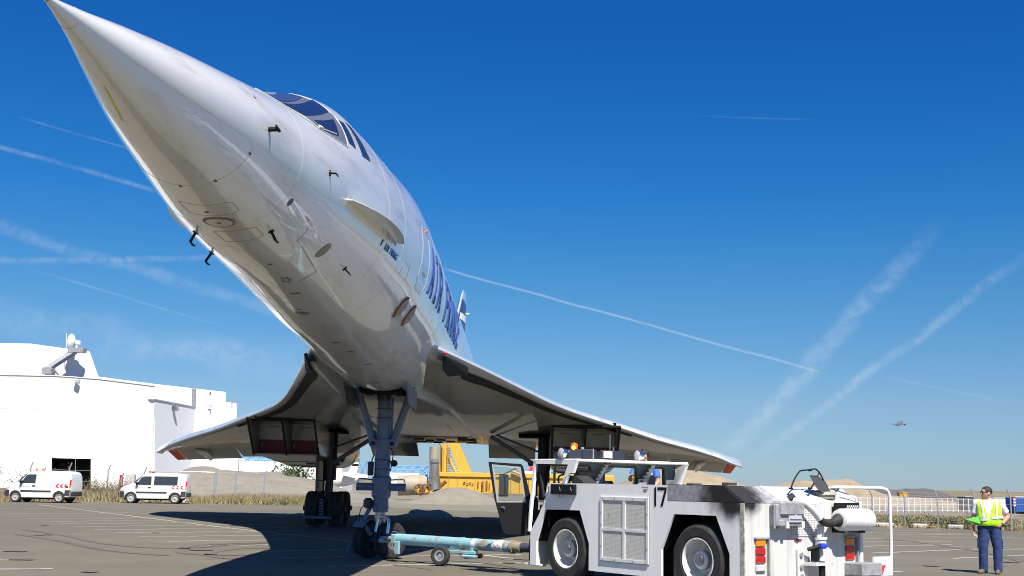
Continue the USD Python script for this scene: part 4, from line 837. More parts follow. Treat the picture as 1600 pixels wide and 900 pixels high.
for sgn in (1, -1):
    U, Lo = wing_grid(True, sgn), wing_grid(False, sgn)
    tipc = grid_mesh(np.stack([U[-1], Lo[-1]]), sgn > 0); teg = grid_mesh(np.stack([U[:, -1], Lo[:, -1]]), sgn < 0)
    obj('wing', [grid_mesh(U, sgn > 0), tipc, teg], 'jet_white', jet, smooth=50)
    # underside: white paint darkened to carry its shade, on its own panel skin
    obj('wing_underside', grid_mesh(Lo, sgn < 0), 'jet_under_shade', jet, smooth=True)
    # dark strip just behind the leading edge
    g = []
    for l in np.linspace(1.62, 6.9, 76):
        le = float(LEL(l)); sw = float(LEL.derivative()(l)); k = math.sqrt(1 + sw * sw); g.append([(sgn * l, le + k * w, float(wing_z(l, le + k * w)) - .016) for w in np.linspace(.13, .36, 12)])
    obj('leading_edge_strip', grid_mesh(np.array(g), sgn < 0), 'de_ice_strip', jet, smooth=True)
    for c0, c1 in ((5.3, 34.5), (7.0, 37.5)):
        pass
    # elevons hang down from the hinge
    for l0, l1, drop in ((1.62, 3.75, .62), (6.95, 9.75, .52), (9.8, 12.35, .50), (12.40, 12.78, .42)):
        V = []
        for l in (l0, l1):
            zh = float(HZL(l)); dd = drop - .03 * (l - l0)
            V += [(sgn * l, HINGE - .05, zh - .03), (sgn * l, HINGE - .05, zh + .14), (sgn * l, HINGE + .5, zh - dd * .25 + .12), (sgn * l, HINGE + 1.75, zh - dd + .02), (sgn * l, HINGE + 1.75, zh - dd - .02)]
        obj('elevon' if l1 < 12.5 else 'elevon_tip', trimesh.convex.convex_hull(np.array(V)), 'jet_under_shade' if l1 < 12.5 else 'orange_mark', jet, smooth=False)
    # actuator fairings
    for l0, s0, dz in ((8.3, 45.6, -.02), (11.1, 46.9, -.02)):
        sec = []
        for f in np.linspace(0, 1, 14):
            s = s0 + 2.9 * f; r = .24 * math.sin(math.pi * min(.97, max(.03, f * .8 + .05))) ** .8; t_ = np.linspace(0, 2 * np.pi, 12, endpoint=False)
            zc = float(wing_z(l0, min(s, HINGE))) - .05 - (.16 * max(0, s - HINGE) / .6 if s > HINGE else 0)
            sec.append(np.stack([sgn * l0 + .13 * r / .24 * np.cos(t_), 0 * t_ + s, zc + r * np.sin(t_)], 1))
        obj('actuator_fairing', loft(sec), 'jet_white', jet, smooth=40)
    # scoop at the wing root
    obj('root_scoop', trimesh.convex.convex_hull(np.array([(sgn * x, s, z) for x, s, z in ((1.36, 17.6, 4.16), (1.36, 17.9, 3.90), (1.44, 17.7, 4.14), (1.80, 19.9, 4.14), (1.78, 19.9, 3.98), (1.42, 18.8, 3.84))])), 'de_ice_strip', jet, smooth=False)
    if sgn > 0: obj('root_lamp', place(trimesh.creation.icosphere(2, .035), mat4((sgn * 1.42, 17.55, 4.20))), 'lamp_red', jet)
# belly fairing between the wings
sec = []
for s, hw, zb, zt in ((19.9, .5, 3.52, 3.9), (22, .95, 3.46, 4.2), (25, 1.25, 3.40, 4.3), (30, 1.42, 3.34, 4.2), (36, 1.5, 3.27, 4.1), (42, 1.5, 3.22, 4.0), (46, 1.45, 3.28, 4.0), (49, 1.3, 3.5, 4.1)):
    sec.append(np.array([(-hw, s, zt), (-hw * 1.0, s, zb + .16), (-hw * .93, s, zb + .03), (-hw * .8, s, zb), (0, s, zb - .01), (hw * .8, s, zb), (hw * .93, s, zb + .03), (hw, s, zb + .16), (hw, s, zt)]))
obj('belly_fairing', loft(sec), 'jet_under_shade', jet, smooth=45)
for s in (38, 39.5, 41, 42.5, 44): obj('panel_seam', [cyl((-1.3, s, 3.235 if s < 43 else 3.245), (1.3, s, 3.235 if s < 43 else 3.245), .012, 4)], 'seam', jet)
for x in (-.8, 0, .8): obj('panel_seam', cyl((x, 30, 3.335), (x, 42, 3.215), .010, 4), 'seam', jet)
for x, s in () if False else ((-1.0, 40), (-.7, 41.5), (-.2, 40.5), (.1, 42), (.6, 41), (.9, 42.6), (-1.1, 43), (.7, 39), (-.5, 43.6), (1.0, 40.2)): obj('belly_vent', b2((x, s, 3.19), (x + .34, s + .4, 3.27)), 'seam', jet)

# ---------------------------------------------------------------- engine nacelles with blanked intakes
for sgn in (1, -1):
    C = sgn * (5.18 if sgn > 0 else 4.92); W2 = 1.13
    outer = []
    for s, w, zb, rc in ((35.0, W2, 2.44, .05), (36.5, W2 + .03, 2.36, .12), (39, W2 + .13, 2.24, .35), (42, W2 + .22, 2.10, .55), (46, W2 + .25, 2.10, .6), (49, W2 + .15, 2.22, .6), (51, W2 - .05, 2.4, .5)):
        c0 = C * (1 + .008 * (s - 35)); zt = 3.56 if s < 36 else 3.5; P = [(-w, zt)]
        for a in np.linspace(180, 270, 7): P.append((-w + rc + rc * math.cos(math.radians(a)), zb + rc + rc * math.sin(math.radians(a))))
        for a in np.linspace(270, 360, 7): P.append((w - rc + rc * math.cos(math.radians(a)), zb + rc + rc * math.sin(math.radians(a))))
        P.append((w, zt)); outer.append(np.array([(c0 + x, s, z) for x, z in P]))
    k = len(outer[0]); V = np.vstack(outer); F = []
    for i in range(len(outer) - 1):
        for j in range(k - 1): a = i * k + j; F += [(a, a + 1, a + k + 1), (a, a + k + 1, a + k)]
    m = T(V, F); 
    if m.face_normals[np.argmin(m.triangles_center[:, 2])][2] > 0: m.invert()
    obj('nacelle', m, 'jet_under_shade', jet, smooth=40)
    for s in (38.5, 41.5, 45): obj('panel_seam', [tube(np.array([outer[i][j] for j in range(1, k - 1)]) * [1, 1, 1] + [0, 0, -.002], .012, 4) for i, ss_ in enumerate((35.0, 36.5, 39, 42, 46, 49, 51)) if abs(ss_ - s) < 1.01][:1], 'seam', jet)
    # intake lips, side cheeks raked back from the top, splitter, roof
    for x0, x1 in ((-W2, -W2 + .045), (-.035, .035), (W2 - .045, W2)):
        obj('intake_cheek' if abs(x0) > .1 else 'intake_splitter', prism([(33.7 if abs(x0) > .1 else 33.9, 3.56), (35.06, 2.40), (36.6, 2.40), (36.6, 3.56)], x1 - x0, 'yz', C + x0), 'jet_under_shade', jet, smooth=False)
        obj('cheek_edge', cyl((C + (x0 + x1) / 2, 33.68 if abs(x0) > .1 else 33.88, 3.56), (C + (x0 + x1) / 2, 35.05, 2.40), .036, 6), 'de_ice_strip', jet)
    obj('intake_roof', b2((C - W2, 33.65, 3.53), (C + W2, 36.6, 3.60), .01), 'de_ice_strip', jet)
    obj('intake_floor', b2((C - W2 + .05, 35.08, 2.405), (C + W2 - .05, 36.6, 2.45)), 'jet_under_shade', jet)
    obj('boundary_gap', b2((C - W2 + .1, 34.3, 3.605), (C + W2 - .1, 38, 3.72)), 'dark_void', jet)
    for i in (0, 1):
        x0 = C - W2 + .05 + i * (W2 - .02); x1 = x0 + W2 - .09
        obj('intake_cover', b2((x0, 35.7, 2.93), (x1, 35.76, 3.53)), 'cover_white', jet, smooth=False)
        obj('red_intake_cover', b2((x0, 35.68, 2.45), (x1, 35.74, 2.928)), 'cover_red', jet, smooth=False)
        if sgn < 0: obj('cover_strap', [b2((x0 + .1, 35.66, 2.66), (x0 + .12, 35.68, 2.82)), b2((x1 - .06, 35.66, 2.66), (x1 - .035, 35.68, 2.82))], 'seam_light', jet, smooth=False)
        else: obj('cover_rivet', [b2((x0 + .05 + .17 * q, 35.66, 2.86 - .03 * (q % 2)), (x0 + .08 + .17 * q, 35.68, 2.885 - .03 * (q % 2))) for q in range(6)] + [b2((x0 + .04, 35.66, 2.75 - .12 * q), (x0 + .07, 35.68, 2.78 - .12 * q)) for q in range(3)], 'seam_light', jet, smooth=False)
        rr = np.random.default_rng(i + 3)
        obj('cover_lettering', [b2((x0 + .30 + .035 * q, 35.69, 3.36), (x0 + .30 + .035 * q + rr.uniform(.018, .03), 35.70, 3.36 + rr.uniform(.02, .035))) for q in range(12)], 'seam', jet, smooth=False)
    for s0 in (43.5,):
        obj('engine_door_edge', [cyl((C - .9, s0, 2.09), (C + .5, s0, 2.09), .012, 4), cyl((C - .2, 40.2, 2.17), (C + 1.0, 40.2, 2.17), .02, 4)], 'seam', jet)

# ---------------------------------------------------------------- nose gear, wheels turned along the tow bar
NS = 19.85; steer = math.radians(-40)
obj('nose_strut', [tube([(0, NS, 3.9), (0, NS, 2.5), (0, NS, 2.44), (0, NS, 1.72)], [.155, .155, .17, .17], 20), cyl((.13, NS + .12, 3.5), (.13, NS + .1, 2.5), .06, 10)], 'gear_grey', jet)
each('strut_collar', [tube([(0, NS, 1.75), (0, NS, 1.70), (0, NS, 1.32), (0, NS, 1.27)], [.17, .21, .21, .17], 20), tube([(0, NS, 1.27), (0, NS, .98)], [.165, .165], 20), tube([(0, NS, 1.12), (0, NS, 1.05)], [.175, .175], 20), tube([(0, NS, 2.56), (0, NS, 2.5), (0, NS, 2.36), (0, NS, 2.3)], [.16, .185, .185, .16], 20)], 'gear_grey', jet)
each('strut_band', [tube([(0, NS, z), (0, NS, z - .02)], [.174, .174], 20) for z in (2.1, 1.9, 3.0, 3.2)], 'gear_dark', jet)
obj('piston', tube([(0, NS, 1.0), (0, NS, .42)], [.115, .115], 16), 'steel', jet)
for sg_ in (1, -1):
    obj('drag_brace', [tube([(sg_ * .60, NS - .15, 3.72), (sg_ * .56, NS - .12, 3.5), (sg_ * .21, NS, 2.45)], [.075, .085, .085], 12), cyl((sg_ * .2, NS - .14, 2.44), (sg_ * .2, NS + .1, 2.44), .1, 12)], 'gear_grey', jet)
    obj('brace_pin', [cyl((sg_ * .2, NS - .17, 2.44), (sg_ * .2, NS - .13, 2.44), .045, 10), cyl((sg_ * .09, NS - .2, 3.43), (sg_ * .09, NS - .16, 3.43), .035, 8)], 'black_paint', jet)
    obj('top_link', tube([(sg_ * .42, NS - .1, 3.66), (sg_ * .09, NS - .1, 3.43)], [.04, .04], 8), 'gear_grey', jet)
    obj('steering_jack', [cyl((sg_ * .18, NS - .05, 1.51), (sg_ * .50, NS - .05, 1.51), .085, 14), cyl((sg_ * .5, NS - .05, 1.51), (sg_ * .53, NS - .05, 1.51), .092, 14)], 'gear_grey', jet)
    obj('jack_pipe', tube(smoothpath([(sg_ * .5, NS - .06, 1.62), (sg_ * .48, NS - .05, 1.68), (sg_ * .2, NS - .05, 1.66)], 10), .018, 6), 'chrome', jet)
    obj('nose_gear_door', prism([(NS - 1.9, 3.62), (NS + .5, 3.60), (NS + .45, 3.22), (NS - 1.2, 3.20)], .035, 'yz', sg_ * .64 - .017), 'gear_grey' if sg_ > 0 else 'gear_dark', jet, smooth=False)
obj('strut_pivot', [box(0, NS - .1, 3.43, .3, .16, .16, .03)], 'gear_dark', jet)
obj('wheel_bay', b2((-.45, NS - .95, 3.50), (.45, NS + .4, 3.66)), 'dark_void', jet)
obj('taxi_lamp', [cyl((.26, NS - .12, 2.02), (.26, NS - .02, 2.02), .075, 12), cyl((.26, NS - .05, 2.02), (.12, NS, 2.08), .02, 6)], 'black_paint', jet)
each('hose', [tube(smoothpath([(.17, NS - .1, 2.35), (.24, NS - .16, 2.2), (.22, NS - .12, 2.05), (.19, NS - .1, 1.85)], 14), .012, 6), tube(smoothpath([(-.2, NS, 1.2), (-.42, NS - .05, 1.02), (-.45, NS - .05, .82), (-.3, NS, .72)], 16), .011, 6), tube(smoothpath([(-.17, NS - .1, 2.2), (-.22, NS - .14, 2.0), (-.2, NS - .1, 1.75)], 10), .014, 6)], 'black_rubber', jet)
obj('valve_block', [box(-.24, NS - .05, 1.9, .12, .14, .3, .02), box(-.27, NS, 1.16, .2, .2, .22, .05)], 'gear_dark', jet)
obj('torque_link', [trimesh.convex.convex_hull(np.array([(-.14, NS + .05, 1.16), (-.14, NS - .06, 1.10), (-.22, NS + .02, 1.2), (-.40, NS + .02, .80), (-.34, NS - .06, .76), (-.42, NS - .05, .74)])), trimesh.convex.convex_hull(np.array([(-.40, NS, .80), (-.32, NS - .05, .74), (-.12, NS, .52), (-.2, NS - .05, .46), (-.40, NS - .05, .72)])), cyl((-.42, NS - .05, .77), (-.30, NS + .06, .77), .05, 8)], 'gear_grey', jet)
ca, sa = math.cos(steer), math.sin(steer); R2 = lambda x, y_: (x * ca - y_ * sa, NS + x * sa + y_ * ca)
for sg_ in (1, -1):
    x, y_ = R2(sg_ * .33, 0); wheel(jet, 'w', (x, y_, .395), .395, .27, .20, steer, 'tyre', 'gear_grey', .05, .08, 0, (sg_,))
a, b_ = R2(-.42, 0), R2(.42, 0); obj('axle', cyl((*a, .395), (*b_, .395), .07, 10), 'gear_grey', jet)
# mudguard plate on the outer starboard side, pale hoop above the port wheel
MG = mat4((*R2(-.30, 0), .395), steer)
arc = [(.445 * math.cos(a), .445 * math.sin(a)) for a in np.radians(np.linspace(60, 150, 14))]
obj('mudguard', [place(loft([np.array([(x_, -c * 1.0, s_) for x_ in (-.17, .17)] + [(x_, -c * .955, s_ * .955) for x_ in (.17, -.17)]) for c, s_ in [(math.cos(a) * .46, math.sin(a) * .46) for a in np.radians(np.linspace(35, 105, 12))]]), MG),
                 place(trimesh.convex.convex_hull(np.array([(-.19, -.02, .42), (-.19, .08, .40), (-.20, -.48, -.25), (-.20, -.18, -.33), (-.16, -.02, .42), (-.16, -.48, -.25), (-.16, -.18, -.33)])), MG), place(cyl((-.24, -.14, .02), (-.1, -.14, .02), .06, 12), MG)], 'gear_grey', jet)
obj('mudguard_rivets', [place(cyl((-.215, -.45 + .06 * k, -.235 - .012 * k), (-.19, -.45 + .06 * k, -.235 - .012 * k), .012, 6), MG) for k in range(5)], 'seam', jet)
MG2 = mat4((*R2(.42, 0), .395), steer)
obj('towing_hoop', place(tube(smoothpath([(-.18, -.34, .18), (-.17, -.30, .38), (-.08, -.28, .50), (.06, -.28, .50), (.16, -.30, .38), (.17, -.34, .16)], 22), .032, 10), MG2), 'chrome', jet)

# ---------------------------------------------------------------- main gear
for sgn in (-1, 1):
    X, Y = sgn * 3.86, 38.0
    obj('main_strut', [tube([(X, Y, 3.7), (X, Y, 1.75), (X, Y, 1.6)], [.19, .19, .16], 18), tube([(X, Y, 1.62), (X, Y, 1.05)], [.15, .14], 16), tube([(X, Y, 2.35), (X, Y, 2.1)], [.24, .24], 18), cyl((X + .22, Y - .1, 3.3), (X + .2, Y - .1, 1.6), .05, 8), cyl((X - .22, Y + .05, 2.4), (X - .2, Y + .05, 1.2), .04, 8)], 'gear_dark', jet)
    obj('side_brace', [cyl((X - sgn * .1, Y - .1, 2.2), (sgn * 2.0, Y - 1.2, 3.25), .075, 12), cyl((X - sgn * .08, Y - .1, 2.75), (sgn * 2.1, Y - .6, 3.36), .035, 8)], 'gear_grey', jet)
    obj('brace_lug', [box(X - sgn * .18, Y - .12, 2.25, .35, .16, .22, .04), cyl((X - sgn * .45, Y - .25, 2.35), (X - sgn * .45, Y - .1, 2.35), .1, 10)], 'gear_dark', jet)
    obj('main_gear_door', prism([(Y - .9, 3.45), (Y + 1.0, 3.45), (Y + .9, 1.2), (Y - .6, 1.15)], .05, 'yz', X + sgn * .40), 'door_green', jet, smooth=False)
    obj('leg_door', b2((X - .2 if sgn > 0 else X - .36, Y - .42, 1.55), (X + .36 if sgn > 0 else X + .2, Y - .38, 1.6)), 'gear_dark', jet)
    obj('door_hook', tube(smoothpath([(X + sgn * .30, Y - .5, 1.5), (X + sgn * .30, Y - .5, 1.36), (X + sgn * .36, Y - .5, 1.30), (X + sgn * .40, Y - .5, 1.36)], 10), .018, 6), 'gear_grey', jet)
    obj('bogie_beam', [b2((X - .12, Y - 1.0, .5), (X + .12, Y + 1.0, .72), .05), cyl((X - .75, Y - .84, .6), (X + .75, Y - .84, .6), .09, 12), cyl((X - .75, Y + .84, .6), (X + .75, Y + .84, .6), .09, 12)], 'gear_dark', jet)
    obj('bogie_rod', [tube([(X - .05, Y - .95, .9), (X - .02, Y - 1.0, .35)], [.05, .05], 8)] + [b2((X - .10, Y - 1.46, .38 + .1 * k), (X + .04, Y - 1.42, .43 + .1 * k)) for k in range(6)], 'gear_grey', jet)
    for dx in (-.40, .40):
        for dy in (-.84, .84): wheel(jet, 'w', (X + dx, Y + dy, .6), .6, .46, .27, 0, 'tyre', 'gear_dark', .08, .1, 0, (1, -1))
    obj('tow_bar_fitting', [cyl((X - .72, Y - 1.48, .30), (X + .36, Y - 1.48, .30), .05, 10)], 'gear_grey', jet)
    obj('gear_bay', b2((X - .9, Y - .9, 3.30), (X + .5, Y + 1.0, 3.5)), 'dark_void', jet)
# ---------------------------------------------------------------- tow tractor; local x forward, y to its left (the side we see), z up, origin under the front left wheel face
TM = mat4((1.0, 21.66, 0), math.atan2(.8, -.6))
trk = thing('tow_tractor', 'low white tow tractor numbered 17 with open black cab door and sooty rear edge', 'tow tractor', M=TM)
WID = 2.72
# soot on the rear upper edge: a stain with a shape of its own, blown there by the exhaust
nodes = {"co": ("texture_coordinate", {}), "sx": ("separate_xyz", {}), "n": ("noise_texture", {"scale": 5., "detail": 6.}), "n3": ("noise_texture", {"scale": 14., "detail": 6., "roughness": .7}),
         "d1": ("vector_math", {"math_type": "distance", "vector2": (-3.85, .0, 1.46)}), "ad": ("math", {"math_type": "multiply_add", "value2": .5}), "mr": ("map_range", {"range_type": "smoothstep", "from_min": .62, "from_max": 1.02, "to_min": 1., "to_max": 0., "clamp": True}),
         "r": ("rgb_ramp", {"ramp": [(0, (.36, .36, .37)), (.4, (.33, .33, .345)), (.56, (.27, .255, .285)), (.66, (.14, .13, .145)), (.8, (.05, .05, .05)), (1, (.04, .04, .04))]}), "mx": ("mix_color", {"b": (.012, .011, .011)}), "p": ("principled_bsdf", {"roughness": .7})}
MAT['soot_strip'] = usdkit.material(stage, '/World/Looks/soot_strip_worn', nodes, [("co.object", "d1.vector1"), ("co.object", "n.vector"), ("co.object", "n3.vector"), ("n3.fac", "r.fac"), ("n.fac", "ad.value1"), ("d1.value", "ad.value3"), ("ad.value", "mr.value"), ("r.color", "mx.a"), ("mr.result", "mx.fac"), ("mx.result", "p.base_color")], surface="p.BSDF")
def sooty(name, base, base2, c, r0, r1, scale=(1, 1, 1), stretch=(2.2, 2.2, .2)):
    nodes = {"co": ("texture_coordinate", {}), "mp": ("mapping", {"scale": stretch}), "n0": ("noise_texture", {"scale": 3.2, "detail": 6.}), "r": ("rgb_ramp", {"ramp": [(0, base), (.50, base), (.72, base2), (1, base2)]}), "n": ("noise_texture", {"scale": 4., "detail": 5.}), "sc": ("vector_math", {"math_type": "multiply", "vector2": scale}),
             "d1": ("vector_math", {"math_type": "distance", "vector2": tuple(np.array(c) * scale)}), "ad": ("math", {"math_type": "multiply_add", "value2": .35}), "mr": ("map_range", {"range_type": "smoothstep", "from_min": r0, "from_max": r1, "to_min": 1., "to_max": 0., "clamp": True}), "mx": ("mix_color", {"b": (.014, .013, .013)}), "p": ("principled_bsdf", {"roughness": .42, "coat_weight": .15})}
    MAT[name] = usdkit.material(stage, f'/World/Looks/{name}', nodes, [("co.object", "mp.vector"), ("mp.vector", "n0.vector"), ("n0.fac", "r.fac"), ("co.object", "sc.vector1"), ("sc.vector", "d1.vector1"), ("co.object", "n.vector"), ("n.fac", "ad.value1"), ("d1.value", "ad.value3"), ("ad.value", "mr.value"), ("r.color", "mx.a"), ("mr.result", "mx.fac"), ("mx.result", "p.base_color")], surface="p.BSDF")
sooty('side_white_lightened', (.82, .82, .81), (.77, .765, .75), (-3.85, 0, 1.40), .28, .62, (.8, 1, 1.2))  # same white as the rear, lightened to offset the grazing sun
sooty('rear_white_dimmed', (.55, .55, .53), (.41, .395, .355), (-4.1, -.1, 1.45), .25, .50)  # same white as the side, darkened to offset the full sun
# left side plate with two wheel arches, one outline
side = sg.Polygon([(.62, 1.26), (.98, .80), (.98, .22), (-4.09, .22), (-4.09, 1.42), (-2.52, 1.42), (-2.52, 1.665), (.50, 1.665)])
arch1 = sg.Polygon([(.80, .10), (.80, .64), (.57, 1.20), (-.38, 1.21), (-.63, .66), (-.63, .10)]); arch2 = sg.Polygon([(-2.38, .10), (-2.38, .66), (-2.66, 1.22), (-3.56, 1.22), (-3.83, .67), (-3.83, .10)])
slot = sg.Polygon([(.52, 1.50), (.62, 1.36), (.55, 1.36), (.46, 1.50), (.46, 1.60), (.50, 1.60)])
P_ = side.difference(arch1).difference(arch2).difference(slot)
obj('side_panel', prism(P_, .04, 'xz', -.04), 'side_white_lightened', trk, smooth=False)
sideR = sg.Polygon([(.50, 1.665), (.98, .80), (.98, .22), (-4.09, .22), (-4.09, 1.42), (-3.75, 1.665)]).difference(arch1).difference(arch2)
obj('side_panel', prism(sideR, .04, 'xz', -WID), 'side_white_lightened', trk, smooth=False)
# wheel boxes and chassis: dark inside
each('wheel_box', [b2((-.70, -.78, .30), (.86, -.74, 1.5)), b2((-3.9, -.78, .30), (-2.3, -.74, 1.5)), prism([(.80, .64), (.57, 1.20), (.57, 1.23), (.83, .66)], .70, 'xz', -.74), prism([(.57, 1.205), (-.38, 1.215), (-.38, 1.24), (.57, 1.235)], .70, 'xz', -.74), prism([(-.38, 1.21), (-.63, .66), (-.66, .66), (-.41, 1.24)], .70, 'xz', -.74), prism([(-2.66, 1.225), (-3.56, 1.225), (-3.56, 1.25), (-2.66, 1.25)], .70, 'xz', -.74), prism([(-3.56, 1.22), (-3.83, .67), (-3.86, .68), (-3.59, 1.25)], .70, 'xz', -.74), prism([(-2.38, .66), (-2.66, 1.22), (-2.63, 1.25), (-2.35, .67)], .70, 'xz', -.74)], 'black_paint', trk, smooth=False)
each('arch_guard', [prism([(.80, .22), (.80, .64), (.60, 1.13), (.55, .55), (.62, .22)], .03, 'xz', -.30), prism([(-2.38, .22), (-2.38, .66), (-2.46, .86), (-2.56, .55), (-2.5, .22)], .03, 'xz', -.30)], 'grey_metal', trk, smooth=False)
each('chassis', [b2((-3.95, -2.0, .24), (.9, -.79, 1.2)), b2((-3.7, -2.66, .3), (.6, -2.0, .6))], 'black_paint', trk, smooth=False)
each('deck', [b2((-3.72, -WID + .05, 1.60), (-.27, -.045, 1.655)), b2((-.27, -WID + .05, 1.40), (.5, -.045, 1.44))], 'tractor_white', trk, smooth=False)
obj('front_panel', [trimesh.convex.convex_hull(np.array([(.50, y, 1.66) for y in (-.05, -WID + .05)] + [(.46, y, 1.66) for y in (-.05, -WID + .05)] + [(.97, y, .80) for y in (-.05, -WID + .05)] + [(.93, y, .78) for y in (-.05, -WID + .05)])), b2((.93, -WID + .05, .22), (.975, -.05, .80))], 'tractor_white', trk, smooth=False)
obj('front_step', b2((.70, -.16, .20), (1.18, -.02, .24), .01), 'white_paint', trk, smooth=False)
obj('front_coupling', [b2((.97, -1.75, .30), (1.10, -.95, .75), .03), b2((1.08, -1.45, .35), (1.28, -1.25, .55), .03)], 'dark_blue', trk, smooth=False)
# sooty strip along the top rear of the left side
obj('top_strip', prism([(-2.525, 1.425), (-2.525, 1.665), (-3.72, 1.67), (-4.085, 1.425)], .03, 'xz', -.028), 'soot_strip', trk, smooth=False)
for u in (-3.0, -3.55): pass
obj('strip_cap', b2((-3.74, -.06, 1.668), (-2.53, .002, 1.678), .003), 'dark_plastic', trk, smooth=False)
each('deck_lug', [b2((-2.98, -.3, 1.678), (-2.84, -.1, 1.70)), b2((-3.62, -.4, 1.678), (-3.50, -.2, 1.72))], 'dark_plastic', trk, smooth=False)
# rear face and the sloping panel above it
def rear(y0, y1, z0, z1, x=-4.09, t=.035): return b2((x - t, y0, z0), (x, y1, z1))
obj('rear_panel', [b2((-4.125, -WID, .22), (-4.092, -.0, 1.42))], 'rear_white_dimmed', trk, smooth=False)
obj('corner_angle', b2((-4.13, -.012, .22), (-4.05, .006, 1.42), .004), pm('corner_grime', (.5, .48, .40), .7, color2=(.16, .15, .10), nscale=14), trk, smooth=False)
obj('rear_slope', trimesh.convex.convex_hull(np.array([(-4.12, y, 1.425) for y in (-.86, -WID)] + [(-3.73, y, 1.672) for y in (-.80, -WID)] + [(-4.05, y, 1.42) for y in (-.86, -WID)] + [(-3.7, y, 1.65) for y in (-.80, -WID)])), 'rear_white_dimmed', trk, smooth=False)
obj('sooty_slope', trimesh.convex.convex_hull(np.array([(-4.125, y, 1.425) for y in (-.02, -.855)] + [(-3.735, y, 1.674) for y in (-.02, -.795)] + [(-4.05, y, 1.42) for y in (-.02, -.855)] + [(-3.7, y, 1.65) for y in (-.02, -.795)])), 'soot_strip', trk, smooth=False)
obj('slope_edge', tube([(-4.13, -.862, 1.425), (-3.74, -.80, 1.678)], .012, 6), 'white_paint', trk)
# grille door on the left side
def lat_box(x0, x1, z0, z1, y0, y1, bev=0): return b2((min(x0, x1), y0, z0), (max(x0, x1), y1, z1), bev)
obj('grille_frame', [lat_box(-.94, -.99, .41, 1.455, 0, .022), lat_box(-2.05, -2.10, .41, 1.455, 0, .022), lat_box(-.99, -2.05, 1.40, 1.455, 0, .022), lat_box(-.99, -2.05, .41, .46, 0, .022), lat_box(-1.49, -1.55, .46, 1.40, 0, .020), lat_box(-.99, -1.49, .90, .945, 0, .020), lat_box(-1.55, -2.05, .90, .945, 0, .020)], 'tractor_white', trk, smooth=False)
obj('grille_shadow', [lat_box(-.935, -2.105, .40, .408, -.002, .006), lat_box(-2.102, -2.11, .40, 1.46, -.002, .006)], 'seam', trk, smooth=False)
obj('grille_rivet', [cyl((x, .02, z), (x, .028, z), .010, 6) for x in (-1.0, -1.3, -1.75, -2.04) for z in (1.43, .435)] + [cyl((x, .02, z), (x, .028, z), .010, 6) for x in (-.965, -2.075) for z in (.65, 1.0, 1.2)], 'seam', trk)
# perforated sheets: dark backing, then a lattice of thin bars
nodes = {"co": ("texture_coordinate", {}), "n": ("noise_texture", {"scale": 9., "detail": 6., "roughness": .7}), "r": ("rgb_ramp", {"ramp": [(0, (.62, .61, .57)), (.60, (.60, .59, .54)), (.70, (.30, .27, .18)), (.78, (.12, .10, .06)), (1, (.10, .09, .05))]}), "p": ("principled_bsdf", {"roughness": .6})}
MAT['mesh_sheet'] = usdkit.material(stage, '/World/Looks/mesh_sheet', nodes, [("co.object", "n.vector"), ("n.fac", "r.fac"), ("r.color", "p.base_color")], surface="p.BSDF")
for x0, x1 in ((-.99, -1.49), (-1.55, -2.05)):
    for z0, z1 in ((.46, .90), (.945, 1.40)):
        ms = [lat_box(x0, x1, z0, z1, .001, .003)]
        obj('grille_backing', ms, 'gear_dark', trk, smooth=False)
        bars = [lat_box(x0, x1, z0 + (z1 - z0) * k / 22 - .0062, z0 + (z1 - z0) * k / 22 + .0062, .004, .009) for k in range(23)]
        bars += [lat_box(x0 + (x1 - x0) * k / 25 - .0062, x0 + (x1 - x0) * k / 25 + .0062, z0, z1, .0045, .0085) for k in range(26)]
        obj('grille_mesh', bars, 'mesh_sheet', trk, smooth=False)
def flat_text(s, h, x0, z0, mat, name, y=.002, sx=1.0, bold=True, parent=None):
    m = meshkit.text_mesh(s, h, .004, bold=bold); v = m.vertices.copy(); m.vertices = np.stack([x0 - v[:, 0] * sx, y + v[:, 2], z0 + v[:, 1]], 1)
    if m.volume < 0: m.invert()
    obj(name, m, mat, parent or trk, smooth=False)
# the big 17: strokes as on the vehicle
each('number_stroke', [prism([(-2.225, 1.61), (-2.25, 1.63), (-2.265, 1.63), (-2.265, 1.33), (-2.225, 1.33)], .004, 'xz', .001), prism([(-2.30, 1.63), (-2.505, 1.63), (-2.505, 1.585), (-2.30, 1.585)], .004, 'xz', .001), prism([(-2.458, 1.584), (-2.505, 1.584), (-2.415, 1.33), (-2.365, 1.33)], .004, 'xz', .001)], 'black_paint', trk, smooth=False)
obj('small_notice', [lat_box(-1.98, -2.07, 1.585, 1.592, .001, .003), lat_box(-1.97, -1.995, 1.565, 1.575, .001, .003)] + [lat_box(-1.93 - .022 * k, -1.945 - .022 * k, 1.62, 1.63, .001, .003) for k in range(7)], 'seam', trk, smooth=False)
obj('red_notice', [lat_box(-1.97, -2.06, 1.575, 1.584, .0035, .005), lat_box(-1.97, -1.99, 1.556, 1.566, .0035, .005), lat_box(-2.0, -2.04, 1.556, 1.566, .0035, .005)], 'red_paint', trk, smooth=False)
obj('side_lamp_box', b2((-.30, 0.0, 1.47), (.345, .07, 1.645), .008), 'black_paint', trk, smooth=False)
obj('lamp_box_detail', [tube([(.08, .075, 1.60), (.06, .078, 1.53)], .006, 5), tube([(-.22, .075, 1.60), (-.24, .078, 1.53)], .006, 5)], 'steel', trk)
obj('lamp_cable', [tube(smoothpath([(.14, .03, 1.47), (.10, .05, 1.42), (.04, .05, 1.42), (.02, .04, 1.47)], 12), .007, 5), tube(smoothpath([(.1, .02, 1.64), (.02, .02, 1.72), (-.06, .02, 1.80)], 8), .006, 5)], 'galvanised', trk)
